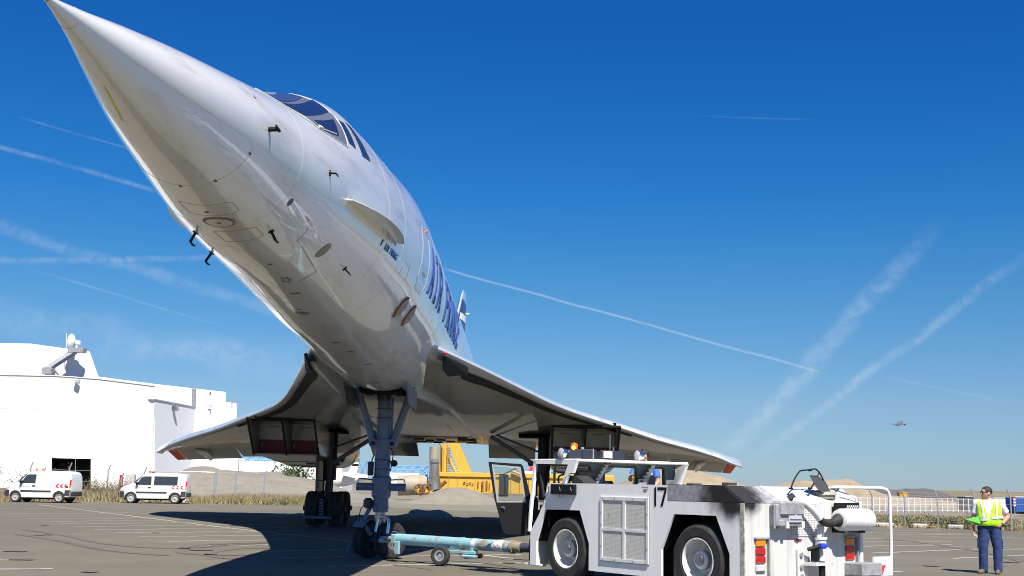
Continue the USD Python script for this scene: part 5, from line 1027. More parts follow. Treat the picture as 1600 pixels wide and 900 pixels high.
# wheels
for x in (0.0, -3.16):
    wheel(trk, 'w', (x, -.20, .545), .555, .40, .335, math.pi / 2, 'tyre', 'rim_white', .30, .15, 10, (1,))
    obj('hub_cap', [cyl((x, -.10, .545), (x, -.03, .545), .10, 18, .085), cyl((x, -.17, .545), (x, -.10, .545), .15, 18)], 'steel', trk)
    wheel(trk, 'w', (x, -WID + .22, .545), .555, .40, .335, math.pi / 2, 'tyre', 'rim_white', .30, .15, 10, (-1,))
# cab: full-width low roof over an open frame, open windows
RZ = 2.055
obj('cab_roof', b2((-.30, -WID + .02, RZ - .012), (.90, 0.0, RZ + .03), .01), 'tractor_white', trk, smooth=False)
fr = sg.Polygon([(.98, .80), (.62, 1.26), (.86, RZ), (-.29, RZ), (-.055, 1.665), (-.29 + .26, 1.665), (.5, 1.665)])
# left frame: front post, top bar, broad rear post
each('cab_frame', [prism([(.92, RZ), (.86, RZ), (.985, 1.24), (1.03, .80), (1.06, .80), (1.025, 1.26)], .06, 'xz', -.06), prism([(.92, RZ), (.92, RZ - .055), (-.05, RZ - .065), (-.29, RZ)], .06, 'xz', -.06), prism([(-.055, RZ - .06), (-.29, RZ), (-.18, 1.84), (-.06, 1.84), (.02, 1.665), (.115, 1.665)], .06, 'xz', -.06)], 'side_white_lightened', trk, smooth=False)
obj('window_gasket', [prism([(.845, RZ - .06), (-.04, RZ - .07), (-.04, RZ - .095), (.82, RZ - .085)], .03, 'xz', -.07), prism([(.83, RZ - .07), (.80, RZ - .09), (.66, 1.42), (.70, 1.40)], .03, 'xz', -.07), prism([(-.04, RZ - .07), (-.01, RZ - .07), (.115, 1.67), (.085, 1.67)], .03, 'xz', -.07)], 'black_rubber', trk, smooth=False)
each('cab_frame', [prism([(.92, RZ), (.86, RZ), (.985, 1.24), (1.06, .80), (1.025, 1.26)], .06, 'xz', -WID), prism([(-.05, RZ - .06), (-.29, RZ), (-.1, 1.665), (.1, 1.665)], .06, 'xz', -WID)], 'tractor_white', trk, smooth=False)
# rear wall of the cab: three openings with rounded corners, leaning forward at its foot
def ropen(y0, y1, z0, z1, r=.06): return sg.box(y0 + r, z0 + r, y1 - r, z1 - r).buffer(r)
rw = sg.Polygon([(-WID + .02, RZ - .02), (-.06, RZ - .02), (-.06, 1.665), (-WID + .02 + .0, 1.665)])
for y0, y1 in ((-.62, -.12), (-1.72, -.92), (-2.42, -2.0)): rw = rw.difference(ropen(y0, y1, 1.60, RZ - .075))
m = prism(rw, .035, 'yz', -.05); v = m.vertices; v[:, 0] += (v[:, 2] - 1.665) / (RZ - 1.665) * -.0 + .10; m.vertices = v
obj('cab_rear_wall', m, pm('cab_wall_shade', (.05, .07, .085), .5), trk, smooth=False)  # dark colour carries the roof shadow lying on this wall
for y0, y1 in ((-.62, -.12), (-1.72, -.92), (-2.42, -2.0)):
    g = ropen(y0, y1, 1.60, RZ - .075); ring = g.buffer(.012).difference(g.buffer(-.022)).intersection(sg.box(-5, 1.667, 5, 5))
    obj('window_gasket', prism(ring, .05, 'yz', .043), 'black_rubber', trk, smooth=False)
each('lower_rear_wall', [b2((.02, -WID + .03, 1.66), (.04, -2.44, 1.76)), b2((.02, -1.98, 1.66), (.04, -1.75, 1.76))], 'white_paint', trk, smooth=False)  # foot of the same wall, kept white as the sunlit part below the shadow
each('window_guard', [trimesh.convex.convex_hull(np.array([(-.02, y, z) for y, z in ((-.60, 1.665), (-.70, 1.665), (-.95, 2.0), (-.86, 2.0))] + [(-.05, y, z) for y, z in ((-.60, 1.665), (-.70, 1.665), (-.95, 2.0), (-.86, 2.0))])) , trimesh.convex.convex_hull(np.array([(-.02, y, z) for y, z in ((-1.66, 1.665), (-1.86, 1.665), (-2.1, 2.02), (-2.02, 2.02))] + [(-.05, y, z) for y, z in ((-1.66, 1.665), (-1.86, 1.665), (-2.1, 2.02), (-2.02, 2.02))]))], 'grey_metal', trk, smooth=False)
each('guard_slot', [b2((-.056, -1.735 - .047 * k - .05, 1.71 + .062 * k), (-.05, -1.735 - .047 * k + .03, 1.735 + .062 * k)) for k in range(5)] + [b2((-.056, -.66 - .05 * k, 1.71 + .062 * k), (-.05, -.645 - .05 * k + .03, 1.73 + .062 * k)) for k in range(5)], 'black_paint', trk, smooth=False)
each('cab_inner_front', [b2((.55, -WID + .06, .9), (.60, -.10, 1.50)), b2((.80, -WID + .05, RZ - .06), (.86, -.06, RZ - .012)), b2((.82, -1.42, 1.4), (.86, -1.34, RZ - .03))], 'black_paint', trk, smooth=False)
obj('seat', [b2((.02, -.75, 1.44), (.45, -.25, 1.56), .04), b2((.0, -.74, 1.54), (.12, -.24, 1.90), .05), b2((.0, -.72, 1.66), (.34, -.66, 1.76), .02)], 'dark_plastic', trk)
obj('seat', [b2((.02, -2.25, 1.44), (.45, -1.75, 1.56), .04), b2((.02, -2.2, 1.54), (.12, -1.8, 1.84), .05)], 'dark_plastic', trk)
obj('steering_wheel', [place(trimesh.creation.torus(.2, .016, 24, 8), trimesh.transformations.translation_matrix((.55, -.5, 1.66)) @ trimesh.transformations.rotation_matrix(-.9, [0, 1, 0])), cyl((.62, -.5, 1.4), (.55, -.5, 1.66), .03, 8)], 'black_paint', trk)
obj('console', b2((.28, -1.4, 1.42), (.55, -.9, 1.72), .04), 'dark_plastic', trk)
obj('dash_hump', prism([(-.06, 1.666), (.12, 1.80), (-.14, 1.80), (-.40, 1.666)], .30, 'xz', -.40), 'black_rubber', trk, smooth=False)
# the open door, hinged on the front post and swung out
def frame_pt(px, py, back=0.):
    o, d = np.array([0, 0, EYE]), CR * (px - 800) / FPX - CU * (py - 450) / FPX + FW
    n = np.array([.12, -1.0, 0]); P0 = np.array([.50, 22.9, 0]) - n * back; p = o + d * ((P0 - o) @ n) / (d @ n); q = np.linalg.inv(TM) @ np.r_[p, 1]; return q[:3]
def door_piece(poly, name, mat, b0=0., b1=.045, holes=()):
    n = len(poly); P = [sg.Polygon(poly, holes)]
    m = trimesh.creation.extrude_polygon(sg.Polygon(poly, holes), 1.0, engine='earcut'); v = m.vertices.copy()
    m.vertices = np.array([frame_pt(x, y, b0 + z * (b1 - b0)) for x, y, z in v])
    if m.volume < 0: m.invert()
    obj(name, m, mat, trk, smooth=False)
D_out = [(763, 721.5), (814.5, 725), (817.5, 729), (833, 790), (834, 830), (829, 836), (790, 834.5), (786, 830), (772, 778)]
D_in = [(770, 727), (812, 731), (820.5, 783.5), (777.5, 783.5)]
door_piece(D_out, 'open_door', 'black_paint', 0, .05, [D_in])
door_piece(D_in, 'door_pane', 'window_pane', .022, .028)
door_piece([(768.5, 725.5), (813.5, 729.5), (822, 785), (776.5, 785)], 'pane_frame', 'galvanised', -.004, .0, [[(771.5, 728), (811, 732), (819.5, 782.5), (779, 782.5)]])
obj('door_handle', tube([frame_pt(783, 792, -.02), frame_pt(787, 792.5, -.05), frame_pt(789, 794, -.05)], .012, 6), 'chrome', trk)
obj('door_hinge', [cyl(frame_pt(829, 798), frame_pt(829, 804), .02, 8), cyl(frame_pt(829.5, 795), frame_pt(824, 797), .014, 6)], 'black_paint', trk)
# mirror on its arm ahead of the door, seen through the pane
mm = [frame_pt(x, y, .5) for x, y in ((775, 743), (793, 736), (812, 728))]
obj('front_mirror', [b2(frame_pt(787, 776, .55) - [.03, .11, 0], frame_pt(787, 741, .55) + [.03, .11, 0], .03)], 'dark_plastic', trk); obj('mirror_arm', [tube([frame_pt(774, 741, .5), frame_pt(788, 740.5, .5), frame_pt(812, 729, .5)], .011, 6), tube([frame_pt(789, 776, .5), frame_pt(789, 742, .5)], .010, 6)], 'black_paint', trk)
def rp(px, py, u):
    o, d = np.array([0, 0, EYE]), CR * (px - 800) / FPX - CU * (py - 450) / FPX + FW
    n = TM[:3, 0]; P0 = TM[:3, 3] + n * u; p = o + d * ((P0 - o) @ n) / (d @ n); return (np.linalg.inv(TM) @ np.r_[p, 1])[:3]
# on the roof: lamps, beacon, boxes
def roof(x, y, z=0.): return np.array([x, y, RZ + .03 + z])
RY = lambda px, u=.1: float(rp(px, 716, u)[1])
pm('roof_slate', (.018, .024, .038), .5)
def roof_box(p0, p1, h, u0=.0, u1=.45): return trimesh.convex.convex_hull(np.array([(u, y, RZ + .03 + z) for u, d in ((u0, .0), (u1, .03)) for y in (RY(p0), RY(p1)) for z in (0, h - d)] + [(u0 + .05, RY(p0 + 1), RZ + .03 + h + .01), (u0 + .05, RY(p1 - 1), RZ + .03 + h + .01)]))
each('roof_box', [roof_box(884, 903.5, .155), roof_box(904.5, 920, .17), roof_box(921.5, 926.5, .17), roof_box(943.5, 970, .165)], 'roof_slate', trk, smooth=False)
obj('box_edge', b2((-.01, RY(921) - .012, RZ + .03), (.44, RY(921) + .012, RZ + .22)), 'galvanised', trk)
each('roof_aerial', [cyl(roof(.1, RY(953)), roof(.1, RY(953), .46), .005, 5), cyl(roof(.1, RY(958)), roof(.1, RY(958), .24), .008, 5), cyl(roof(.1, RY(910), .17), roof(.1, RY(910), .22), .03, 8)], 'galvanised', trk)
bc = thing('warning_beacon', 'glowing amber beacon on the roof of the tow tractor', 'beacon', M=TM @ mat4(roof(.20, RY(897, .2), .15)))
obj('beacon_base', cyl((0, 0, 0), (0, 0, .03), .07, 16), 'black_paint', bc); obj('beacon_dome', tube([(0, 0, .03), (0, 0, .11), (0, 0, .135), (0, 0, .145)], [.065, .06, .045, .01], 16), 'beacon_glow', bc, smooth=60); obj('beacon_lamp', place(trimesh.creation.icosphere(2, .036), trimesh.transformations.translation_matrix((-.048, .052, .055))), 'beacon_core', bc)
def spot(px, u, d):
    c = roof(u, RY(px, u), .10); d = np.array(d, float); d /= np.linalg.norm(d); P = [c + d * t for t in (-.12, -.105, -.07, -.02, .03, .04)]
    obj('roof_spotlight', [tube(P, [.012, .045, .070, .086, .092, .088], 20), cyl(c - [0, 0, .10], c - [0, 0, .05], .02, 8)], 'chrome', trk, smooth=40); obj('spotlight_glass', tube([c + d * .046, c + d * .06], [.086, .05], 18), 'lens', trk)
spot(879, .1, (.10, .98, .12)); spot(998, -.1, (.10, .98, .12))
obj('lamp_wire', tube(smoothpath([roof(-.1, RY(980, -.1)), roof(-.12, RY(977, -.1), .07), roof(-.12, RY(985, -.1), .10), roof(-.1, RY(992, -.1), .06)], 14), .006, 5), 'black_rubber', trk)
obj('work_lamp', b2((-.16, RY(942.5), RZ + .05), (-.06, RY(926.5), RZ + .20), .02), 'dark_plastic', trk); obj('work_lamp_lens', b2((-.168, RY(941.5), RZ + .06), (-.158, RY(928), RZ + .185), .004), 'lens', trk); obj('work_lamp_foot', b2((-.20, RY(939), RZ - .03), (-.10, RY(930), RZ + .05), .01), 'black_paint', trk)
# rear face fittings; coordinates (v across from the left edge, z)
X0 = -4.125
def rb(v0, v1, z0, z1, d0, d1, bev=0): return b2((X0 - d1, -v1, z0), (X0 - d0, -v0, z1), bev)
obj('connector_box', [rb(.54, 1.14, 1.08, 1.42, .01, .16, .02), rb(.60, 1.14, 1.24, 1.46, .0, .20, .03), rb(.56, .72, 1.05, 1.22, .02, .18, .05)], 'grey_metal', trk); obj('box_lid', [rb(.78, 1.08, 1.14, 1.38, .16, .185, .01), rb(.80, 1.06, 1.195, 1.215, .185, .20), rb(.90, .95, 1.21, 1.34, .185, .195)], pm('lid_grey', (.40, .41, .45), .5), trk, smooth=False)
obj('box_pipe', [tube([(X0 - .12, -.53, z) for z in (1.06, 1.40)], .014, 6), tube([(X0 - .1, -.53, 1.40), (X0 - .1, -.70, 1.41)], .014, 6), tube([(X0 - .1, -.53, 1.22), (X0 - .1, -.72, 1.22)], .014, 6), tube([(X0 - .1, -.53, 1.06), (X0 - .1, -.70, 1.05)], .014, 6)], 'galvanised', trk)
obj('box_bracket', [rb(.74, .80, 1.06, 1.16, .14, .17), rb(1.09, 1.15, 1.06, 1.16, .14, .17)], 'white_paint', trk, smooth=False)
obj('radiator_void', rb(1.06, 1.66, .94, 1.43, -.002, .004), 'dark_void', trk, smooth=False)
obj('radiator_grid', [rb(1.06 + .6 * k / 17 - .009, 1.06 + .6 * k / 17 + .009, .94, 1.43, .004, .012) for k in range(18)] + [rb(1.06, 1.66, .94 + .49 * k / 14 - .009, .94 + .49 * k / 14 + .009, .0045, .0115) for k in range(15)], 'white_paint', trk, smooth=False)
obj('exhaust_elbow', tube(smoothpath([(X0 - .06, -1.04, 1.47), (X0 - .14, -1.10, 1.46), (X0 - .18, -1.28, 1.36), (X0 - .20, -1.46, 1.20)], 16), .058, 12), 'white_paint', trk); obj('pipe_cap', tube([(X0 - .02, -.98, 1.49), (X0 - .06, -1.04, 1.55)], .05, 10), 'black_rubber', trk)
obj('intake_hose', tube(smoothpath([(X0 - .20, -1.46, 1.20), (X0 - .20, -1.58, 1.14), (X0 - .20, -1.72, 1.13), (X0 - .20, -1.85, 1.16), (X0 - .20, -1.95, 1.18)], 24), list(np.linspace(.052, .07, 18)) + [.085, .095, .10, .105, .11, .11], 14), 'black_rubber', trk)
obj('air_filter', [tube([(X0 - .20, -1.90, 1.18), (X0 - .20, -1.92, 1.18), (X0 - .20, -1.98, 1.18), (X0 - .20, -2.52, 1.18), (X0 - .20, -2.62, 1.18), (X0 - .20, -2.68, 1.18), (X0 - .20, -2.69, 1.18)], [.11, .155, .175, .175, .17, .13, .03], 24), tube([(X0 - .20, -2.50, 1.18), (X0 - .20, -2.53, 1.18)], [.181, .181], 24)], 'white_paint', trk); obj('filter_bracket', [rb(2.0, 2.06, .98, 1.38, .0, .2), rb(2.4, 2.5, .98, 1.02, .0, .25)], 'black_paint', trk)
obj('vent_cap', [tube([(-3.86, -2.1, 1.50), (-3.86, -2.1, 1.56)], [.21, .21], 20), tube([(-3.86, -2.1, 1.56), (-3.86, -2.1, 1.60), (-3.86, -2.1, 1.63)], [.24, .22, .08], 20)], pm('cap_olive', (.30, .30, .22), .6), trk); 
obj('control_panel', rb(2.05, 2.64, 1.27, 1.44, .0, .05, .01), 'black_paint', trk, smooth=False); obj('panel_scrawl', [tube(smoothpath([(X0 - .053, -2.30 - .05 * k, 1.33), (X0 - .053, -2.34 - .05 * k, 1.40), (X0 - .053, -2.36 - .05 * k, 1.34)], 6), .004, 4) for k in range(6)], 'white_paint', trk)
obj('panel_frame', rb(2.64, 2.71, .30, 1.46, .0, .04), 'white_paint', trk, smooth=False)
# jacking cylinder and tow hook
obj('hydraulic_ram', [tube([(X0 - .10, -1.58, 1.12), (X0 - .10, -1.58, .92)], .035, 12), tube([(X0 - .10, -1.60, .92), (X0 - .10, -1.60, .88)], .10, 16), tube([(X0 - .10, -1.60, .88), (X0 - .10, -1.60, .52)], .085, 16), tube([(X0 - .1, -1.54, 1.1), (X0 - .1, -1.54, .92)], .018, 8), tube([(X0 - .1, -1.66, 1.1), (X0 - .1, -1.66, .92)], .018, 8)], 'white_paint', trk)
obj('tow_hook', [rb(1.13, 1.36, .20, .74, .0, .05, .01), trimesh.convex.convex_hull(np.array([(X0 - d, -v_, z) for d, v_ in ((.0, 1.2), (.0, 1.66), (.26, 1.28), (.26, 1.70)) for z in (.50, .545)])), trimesh.convex.convex_hull(np.array([(X0 - d, -v_, z) for d, v_ in ((.0, 1.2), (.0, 1.66), (.26, 1.28), (.26, 1.70)) for z in (.22, .27)]))], 'rear_white_dimmed', trk, smooth=False); obj('hook_pin', [cyl((X0 - .18, -1.52, .26), (X0 - .18, -1.52, .56), .05, 12)], 'black_paint', trk); each('hook_bolt', [cyl((X0 - .05, -1.19, z), (X0 - .08, -1.19, z), .035, 8) for z in (.66, .48, .34)], 'galvanised', trk)
obj('hook_knob', cyl((X0 - .22, -1.42, .79), (X0 - .22, -1.54, .79), .045, 12), pm('knob_blue', (.02, .06, .6), .35), trk); obj('hook_lever', [cyl((X0 - .15, -1.24, .74), (X0 - .22, -1.42, .79), .03, 8), rb(1.36, 1.42, .56, .76, .1, .22)], 'black_paint', trk)
obj('red_reflector', rb(1.10, 1.26, .86, .89, .0, .014), 'lamp_red', trk, smooth=False)
def taillight(v0, lit):
    obj('lamp_recess', rb(v0 - .02, v0 + .32, .34, .92, -.001, .006), 'rear_white_dimmed', trk, smooth=False)
    obj('lamp_bezel', [rb(v0 - .025, v0 + .26, .90, .925, .0, .06), rb(v0 + .25, v0 + .275, .35, .925, .0, .06)], 'grey_metal', trk, smooth=False)
    for k, mt in enumerate(('lamp_amber', 'lamp_red', 'lamp_red', 'lens')): obj('tail_lamp', rb(v0, v0 + .2, .79 - .12 * k, .89 - .12 * k, .005, .045, .012), mt, trk, smooth=False)
    if lit: obj('tail_lamp_lit', rb(v0 + .05, v0 + .12, .455, .505, .045, .05, .003), 'lamp_lit', trk, smooth=False)
taillight(.22, True); taillight(2.30, False)
obj('step_box', [rb(2.28, 2.78, .32, .52, .0, .35, .015)], 'grey_metal', trk, smooth=False); obj('step_plate', [rb(2.78, 3.26, .30, .60, .15, .18)], 'white_paint', trk, smooth=False)
obj('warning_stripe', prism([(-2.80, .32), (-3.0, .32), (-3.08, .47), (-2.80, .45)], .004, 'yz', X0 - .186), 'chevron_red', trk, smooth=False); obj('stripe_white', [prism([(-2.86, .36), (-2.98, .38), (-2.98, .40), (-2.86, .38)], .003, 'yz', X0 - .190)], 'white_paint', trk, smooth=False)
rail = lambda pts, r, nm='guard_rail', mt='white_paint': obj(nm, tube(smoothpath(pts, 40) if len(pts) > 2 else pts, r, 10), mt, trk)
rail([(X0 + .5, -2.30, 1.50), (X0 + .42, -2.36, 1.62), (X0 + .30, -2.5, 1.68), (X0 - .1, -3.10, 1.68), (X0 - .16, -3.22, 1.64), (X0 - .17, -3.26, 1.50), (X0 - .17, -3.26, .9), (X0 - .17, -3.24, .30)], .028)
rail([(X0 + .30, -2.2, 1.44), (X0 + .25, -2.22, 1.52), (X0 + .2, -2.3, 1.54), (X0 + .05, -2.58, 1.54), (X0 + .02, -2.64, 1.50), (X0 + .02, -2.65, 1.42)], .02)
obj('rail_bracket', cyl((X0 - .16, -3.26, 1.24), (X0 - .05, -3.40, 1.25), .025, 8), 'galvanised', trk)
# rear mirror on looped arms
U = -4.0
obj('mirror_arm', [tube(smoothpath([rp(x, y, U) for x, y in ((1236, 763), (1246, 741), (1251, 735.5), (1260, 734.5), (1270, 733.5))], 16), .012, 7), tube(smoothpath([rp(x, y, U) for x, y in ((1267, 735), (1273, 732.5), (1279, 737), (1290, 757), (1300, 773))], 16), .012, 7), tube([rp(x, y, U) for x, y in ((1267, 763), (1272, 755))], .012, 7), tube([rp(x, y, U) for x, y in ((1280, 738), (1278, 743))], .010, 6), tube(smoothpath([rp(x, y, U) for x, y in ((1275, 788), (1297, 775), (1311, 764))], 8), .011, 6), tube([rp(x, y, U) for x, y in ((1297, 764), (1311, 764))], .011, 6), tube([rp(x, y, U) for x, y in ((1276, 792), (1284, 805))], .006, 5)], 'black_paint', trk)
mp = [(1265, 742.5), (1277, 743), (1290, 753), (1299, 771), (1298, 774), (1288, 774), (1277, 764), (1266, 745)]
obj('rear_mirror', trimesh.convex.convex_hull(np.array([rp(x, y, U - .02) for x, y in mp] + [rp(1281 + (x - 1281) * .8, 759 + (y - 759) * .8, U + .07) for x, y in mp])), 'black_rubber', trk, smooth=False); mi = [rp(1281.5 + (x - 1281.5) * .88, 759 + (y - 759) * .88, U - .024) for x, y in mp]
obj('mirror_face', trimesh.convex.convex_hull(np.array(mi + [q + [.003, 0, 0] for q in mi])), pm('mirror_dull', (.10, .10, .11), .25, metal=.3), trk, smooth=False)
each('arm_foot', [box(*rp(1235.5, 763, U), .05, .05, .03), box(*rp(1266, 763, U), .05, .05, .03), box(*rp(1265, 735, U), .03, .05, .03, .008)], 'black_paint', trk)

# ---------------------------------------------------------------- tow bar
TA, TB = np.array([-2.27, 25.95, .46]), np.array([1.30, 23.25, .42]); td = TB - TA; TL_ = np.linalg.norm(td); TBM = mat4(TA * [1, 1, 0], math.atan2(td[1], td[0]))
tb = thing('tow_bar', 'rusty light blue tow bar with one small wheel, between the nose gear and the tractor', 'tow bar', M=TBM)
zz = lambda x: .46 - .04 * x / TL_
obj('bar', [tube([(.02, 0, zz(0)), (2.95, 0, zz(2.9))], .112, 20)], 'blue_tow', tb); obj('joint_sleeve', tube([(1.70, 0, zz(1.7)), (1.78, 0, zz(1.78))], .122, 20), 'blue_tow', tb)
obj('bar_tail', [tube([(2.95, 0, zz(3)), (3.02, 0, zz(3))], .13, 18), tube([(3.02, 0, zz(3)), (3.2, 0, zz(3))], .105, 18)], 'tank_beige', tb); obj('coupling', [tube([(3.2, 0, zz(3.2)), (TL_ - .2, 0, zz(4.2))], .09, 14), b2((3.5, -.2, .2), (3.62, .2, .62), .02)], 'dark_blue', tb)
obj('head', [b2((-.10, -.12, .36), (.04, .12, .56), .02), tube([(-.45, 0, .44), (-.05, 0, .46)], .06, 10), tube([(-.35, -.15, .42), (-.35, .15, .42)], .05, 10), b2((.05, -.16, .16), (.17, -.10, .42), .01)], 'blue_tow', tb); obj('head_chain', tube(smoothpath([(-.02, -.13, .42), (.02, -.17, .30), (.06, -.17, .22), (.04, -.15, .16)], 12), .014, 6), 'rust', tb)
obj('paper_label', [tube([(2.55, 0, zz(2.5)), (2.80, 0, zz(2.8))], .1135, 20)], 'white_paint', tb); obj('red_print', [box(2.60 + .045 * k, -.1135, zz(2.6) + .02 - .03 * (k % 2), .03, .004, .02) for k in range(4)], 'chevron_red', tb, smooth=False); obj('paper_label', tube([(2.02, 0, zz(2)), (2.12, 0, zz(2))], .1133, 20), 'white_paint', tb)
each('wheel_bracket', [b2((1.48, -.13, .25), (2.15, -.07, .31), .01), b2((2.0, -.10, .24), (2.08, .06, .5), .01), b2((1.85, -.2, .18), (2.2, -.02, .24), .02), cyl((1.42, -.24, .22), (1.46, -.10, .28), .03, 8), trimesh.convex.convex_hull(np.array([(1.5, -.12, .36), (1.6, -.12, .36), (1.92, -.1, .22), (1.8, -.1, .2), (1.5, -.06, .36), (1.9, -.06, .2)]))], 'blue_tow', tb, smooth=False); obj('jack_bottle', [cyl((1.85, -.05, .2), (2.25, -.05, .23), .05, 10)], 'black_paint', tb)
wheel(tb, 'w', (1.42, -.30, .20), .195, .12, .105, math.pi / 2 + .25, 'tyre', 'galvanised', .05, .04, 5, (-1, 1))
# ---------------------------------------------------------------- two small white vans; local x forward, y to the left, z up
VX = [-1.98, -1.95, -1.85, -1.55, -.9, -.2, .35, .65, .95, 1.2, 1.45, 1.75, 1.92, 2.0, 2.02]
VT = [1.25, 1.60, 1.74, 1.80, 1.82, 1.82, 1.79, 1.70, 1.48, 1.23, 1.08, .97, .86, .70, .55]
VB = [.42, .36, .33, .30, .28, .27, .27, .27, .27, .27, .27, .28, .30, .34, .40]
VW = [.78, .81, .83, .84, .84, .84, .84, .84, .835, .83, .82, .79, .72, .62, .55]
vt, vb, vw = PI(VX, VT), PI(VX, VB), PI(VX, VW)
def van_y(x, z):
    """half width of the body at a height: upright to the waist, leaning in above"""
    w, t = vw(x), vt(x); lean = np.clip((z - .98) / .84, 0, 1); edge = np.clip((z - (t - .16)) / .16, 0, 1)
    return w - .11 * lean - .16 * (1 - np.sqrt(np.clip(1 - edge ** 2, 0, 1))) * (t > 1.1) - .10 * (1 - np.sqrt(np.clip(1 - edge ** 2, 0, 1))) * (t <= 1.1)
def van_patch(poly, side, off, th_=.012):
    m = prism(sg.Polygon(poly), 1.0, 'xz', 0.0); m = trimesh.Trimesh(*trimesh.remesh.subdivide_to_size(m.vertices, m.faces, .12, max_iter=10), process=False); v = m.vertices.copy()
    y = np.array([van_y(a, c) for a, b, c in v]) + off - th_ * (v[:, 1] > .5) ; v[:, 1] = side * y; m.vertices = v
    if m.volume < 0: m.invert()
    return m
def van(label, M, glazed, roofbar):
    t = thing('small_van', label, 'van', 'small white vans by the fence', M=M)
    xs = np.concatenate([np.linspace(-1.98, -1.85, 5), np.linspace(-1.8, 1.7, 30), np.linspace(1.74, 2.02, 10)]); sec = []
    for x in xs:
        tp, bt_ = float(vt(x)), float(vb(x)); z = np.concatenate([[bt_, bt_ + .03], np.linspace(bt_ + .1, tp - .17, 8), tp - .16 * np.cos(np.linspace(.1, np.pi / 2, 7))[::1]]); z = np.minimum(z, tp)
        y = np.array([float(van_y(x, q)) for q in z]); y[0] -= .06
        sec.append(np.vstack([np.stack([0 * y + x, y, z], 1), np.stack([0 * y + x, -y, z], 1)[::-1]]))
    m = loft(sec)
    # cut the wheel arches
    import manifold3d as mf
    m = trimesh.Trimesh(m.vertices, m.faces, process=True)
    try:
        cut = cat([cyl((x, s_ * .60, .32), (x, s_ * 1.1, .32), .365, 28) for x in (1.28, -1.30) for s_ in (1, -1)]); r = trimesh.boolean.difference([m, cut], engine='manifold'); m = r if len(r.faces) else m
    except Exception: pass
    obj('body', m, 'van_white', t, smooth=35)
    obj('underbody', b2((-1.7, -.62, .2), (1.7, .62, .5), .03), 'black_paint', t)
    for s_ in (1, -1):
        obj('windscreen_corner', van_patch([(1.20, 1.17), (.98, 1.40), (.73, 1.60), (.64, 1.63), (.86, 1.40), (1.06, 1.17)], s_, .004), 'dark_plastic', t, smooth=False)
        obj('front_window', van_patch([(.98, 1.12), (.72, 1.48), (.60, 1.57), (.16, 1.58), (.16, 1.12)], s_, .006), 'van_glass', t, smooth=False)
        obj('window_seal', van_patch([(1.02, 1.09), (.74, 1.50), (.61, 1.60), (.13, 1.61), (.13, 1.09)], s_, .003), 'black_rubber', t, smooth=False)
        if glazed:
            obj('window_seal', van_patch([(-.03, 1.62), (-1.36, 1.62), (-1.42, 1.58), (-1.42, 1.08), (-.03, 1.08)], s_, .003), 'black_rubber', t, smooth=False)
            obj('side_window', van_patch([(-.07, 1.585), (-.62, 1.585), (-.62, 1.115), (-.07, 1.115)], s_, .006), 'van_glass', t, smooth=False); obj('side_window', van_patch([(-.66, 1.585), (-1.36, 1.585), (-1.385, 1.56), (-1.385, 1.115), (-.66, 1.115)], s_, .006), 'van_glass', t, smooth=False)
        obj('rub_strip', van_patch([(.98, .70), (-.78, .70), (-.82, .67), (-.82, .61), (.98, .61)], s_, .02, .03), 'dark_plastic', t, smooth=False)
        obj('sill', van_patch([(.90, .31), (-.92, .31), (-.92, .36), (.90, .36)], s_, .004), 'building_grey', t, smooth=False)
        obj('door_gap', [van_patch([(x, .40), (x + .012, .40), (x + .012 + dx, 1.60), (x + dx, 1.60)], s_, .002) for x, dx in ((.10, 0), (-.80 if not glazed else -1.48, 0))] + [van_patch([(1.05, .42), (1.06, .42), (1.02, 1.08), (1.01, 1.08)], s_, .002)], 'seam', t, smooth=False)
        obj('door_handle', van_patch([(.30, .92), (.13, .92), (.13, .985), (.30, .985)], s_, .025, .03), 'dark_plastic', t, smooth=False)
        obj('wing_mirror', b2((.86, s_ * .80, 1.08) if s_ > 0 else (.86, s_ * 1.02, 1.08), (1.00, s_ * 1.02, 1.25) if s_ > 0 else (1.0, s_ * .80, 1.25), .03), 'black_paint', t)
        each('chevron', [van_patch([(-1.06 - .255 * k, .965), (-1.17 - .255 * k, 1.075), (-1.29 - .255 * k, 1.075), (-1.18 - .255 * k, .965), (-1.29 - .255 * k, .855), (-1.17 - .255 * k, .855)], s_, .004) for k in range(3)], 'chevron_red', t, smooth=False)
        if glazed: obj('chevron_backing', van_patch([(-1.10, .845), (-1.90, .845), (-1.90, 1.082), (-1.10, 1.082)], s_, .0025), 'building_white', t, smooth=False)
        else: obj('fuel_cap', van_patch([(-1.68, .87), (-1.82, .87), (-1.82, .97), (-1.68, .97)], s_, .007), 'dark_plastic', t, smooth=False)
        obj('tail_lamp', van_patch([(-1.88, 1.02), (-1.97, 1.02), (-1.97, 1.32), (-1.90, 1.36)], s_, .008), 'lamp_red', t, smooth=False); obj('tail_lamp', van_patch([(-1.88, .84), (-1.97, .84), (-1.97, 1.01), (-1.88, 1.01)], s_, .008), 'lamp_amber', t, smooth=False)
        obj('rear_bumper_side', van_patch([(-1.62, .50), (-1.66, .74), (-1.98, .74), (-1.98, .42), (-1.64, .42)], s_, .012, .03), 'dark_plastic', t, smooth=False)
        obj('front_bumper_side', van_patch([(1.65, .32), (1.66, .70), (1.96, .72), (2.0, .62), (2.0, .38)], s_, .012, .03), 'dark_plastic', t, smooth=False)
        obj('headlamp', van_patch([(1.68, .82), (1.60, .95), (1.72, .96), (1.90, .84), (1.92, .76), (1.80, .76)], s_, .012), 'lens', t, smooth=False); obj('indicator', van_patch([(1.76, .735), (1.92, .735), (1.94, .685), (1.78, .69)], s_, .012), 'lamp_amber', t, smooth=False)
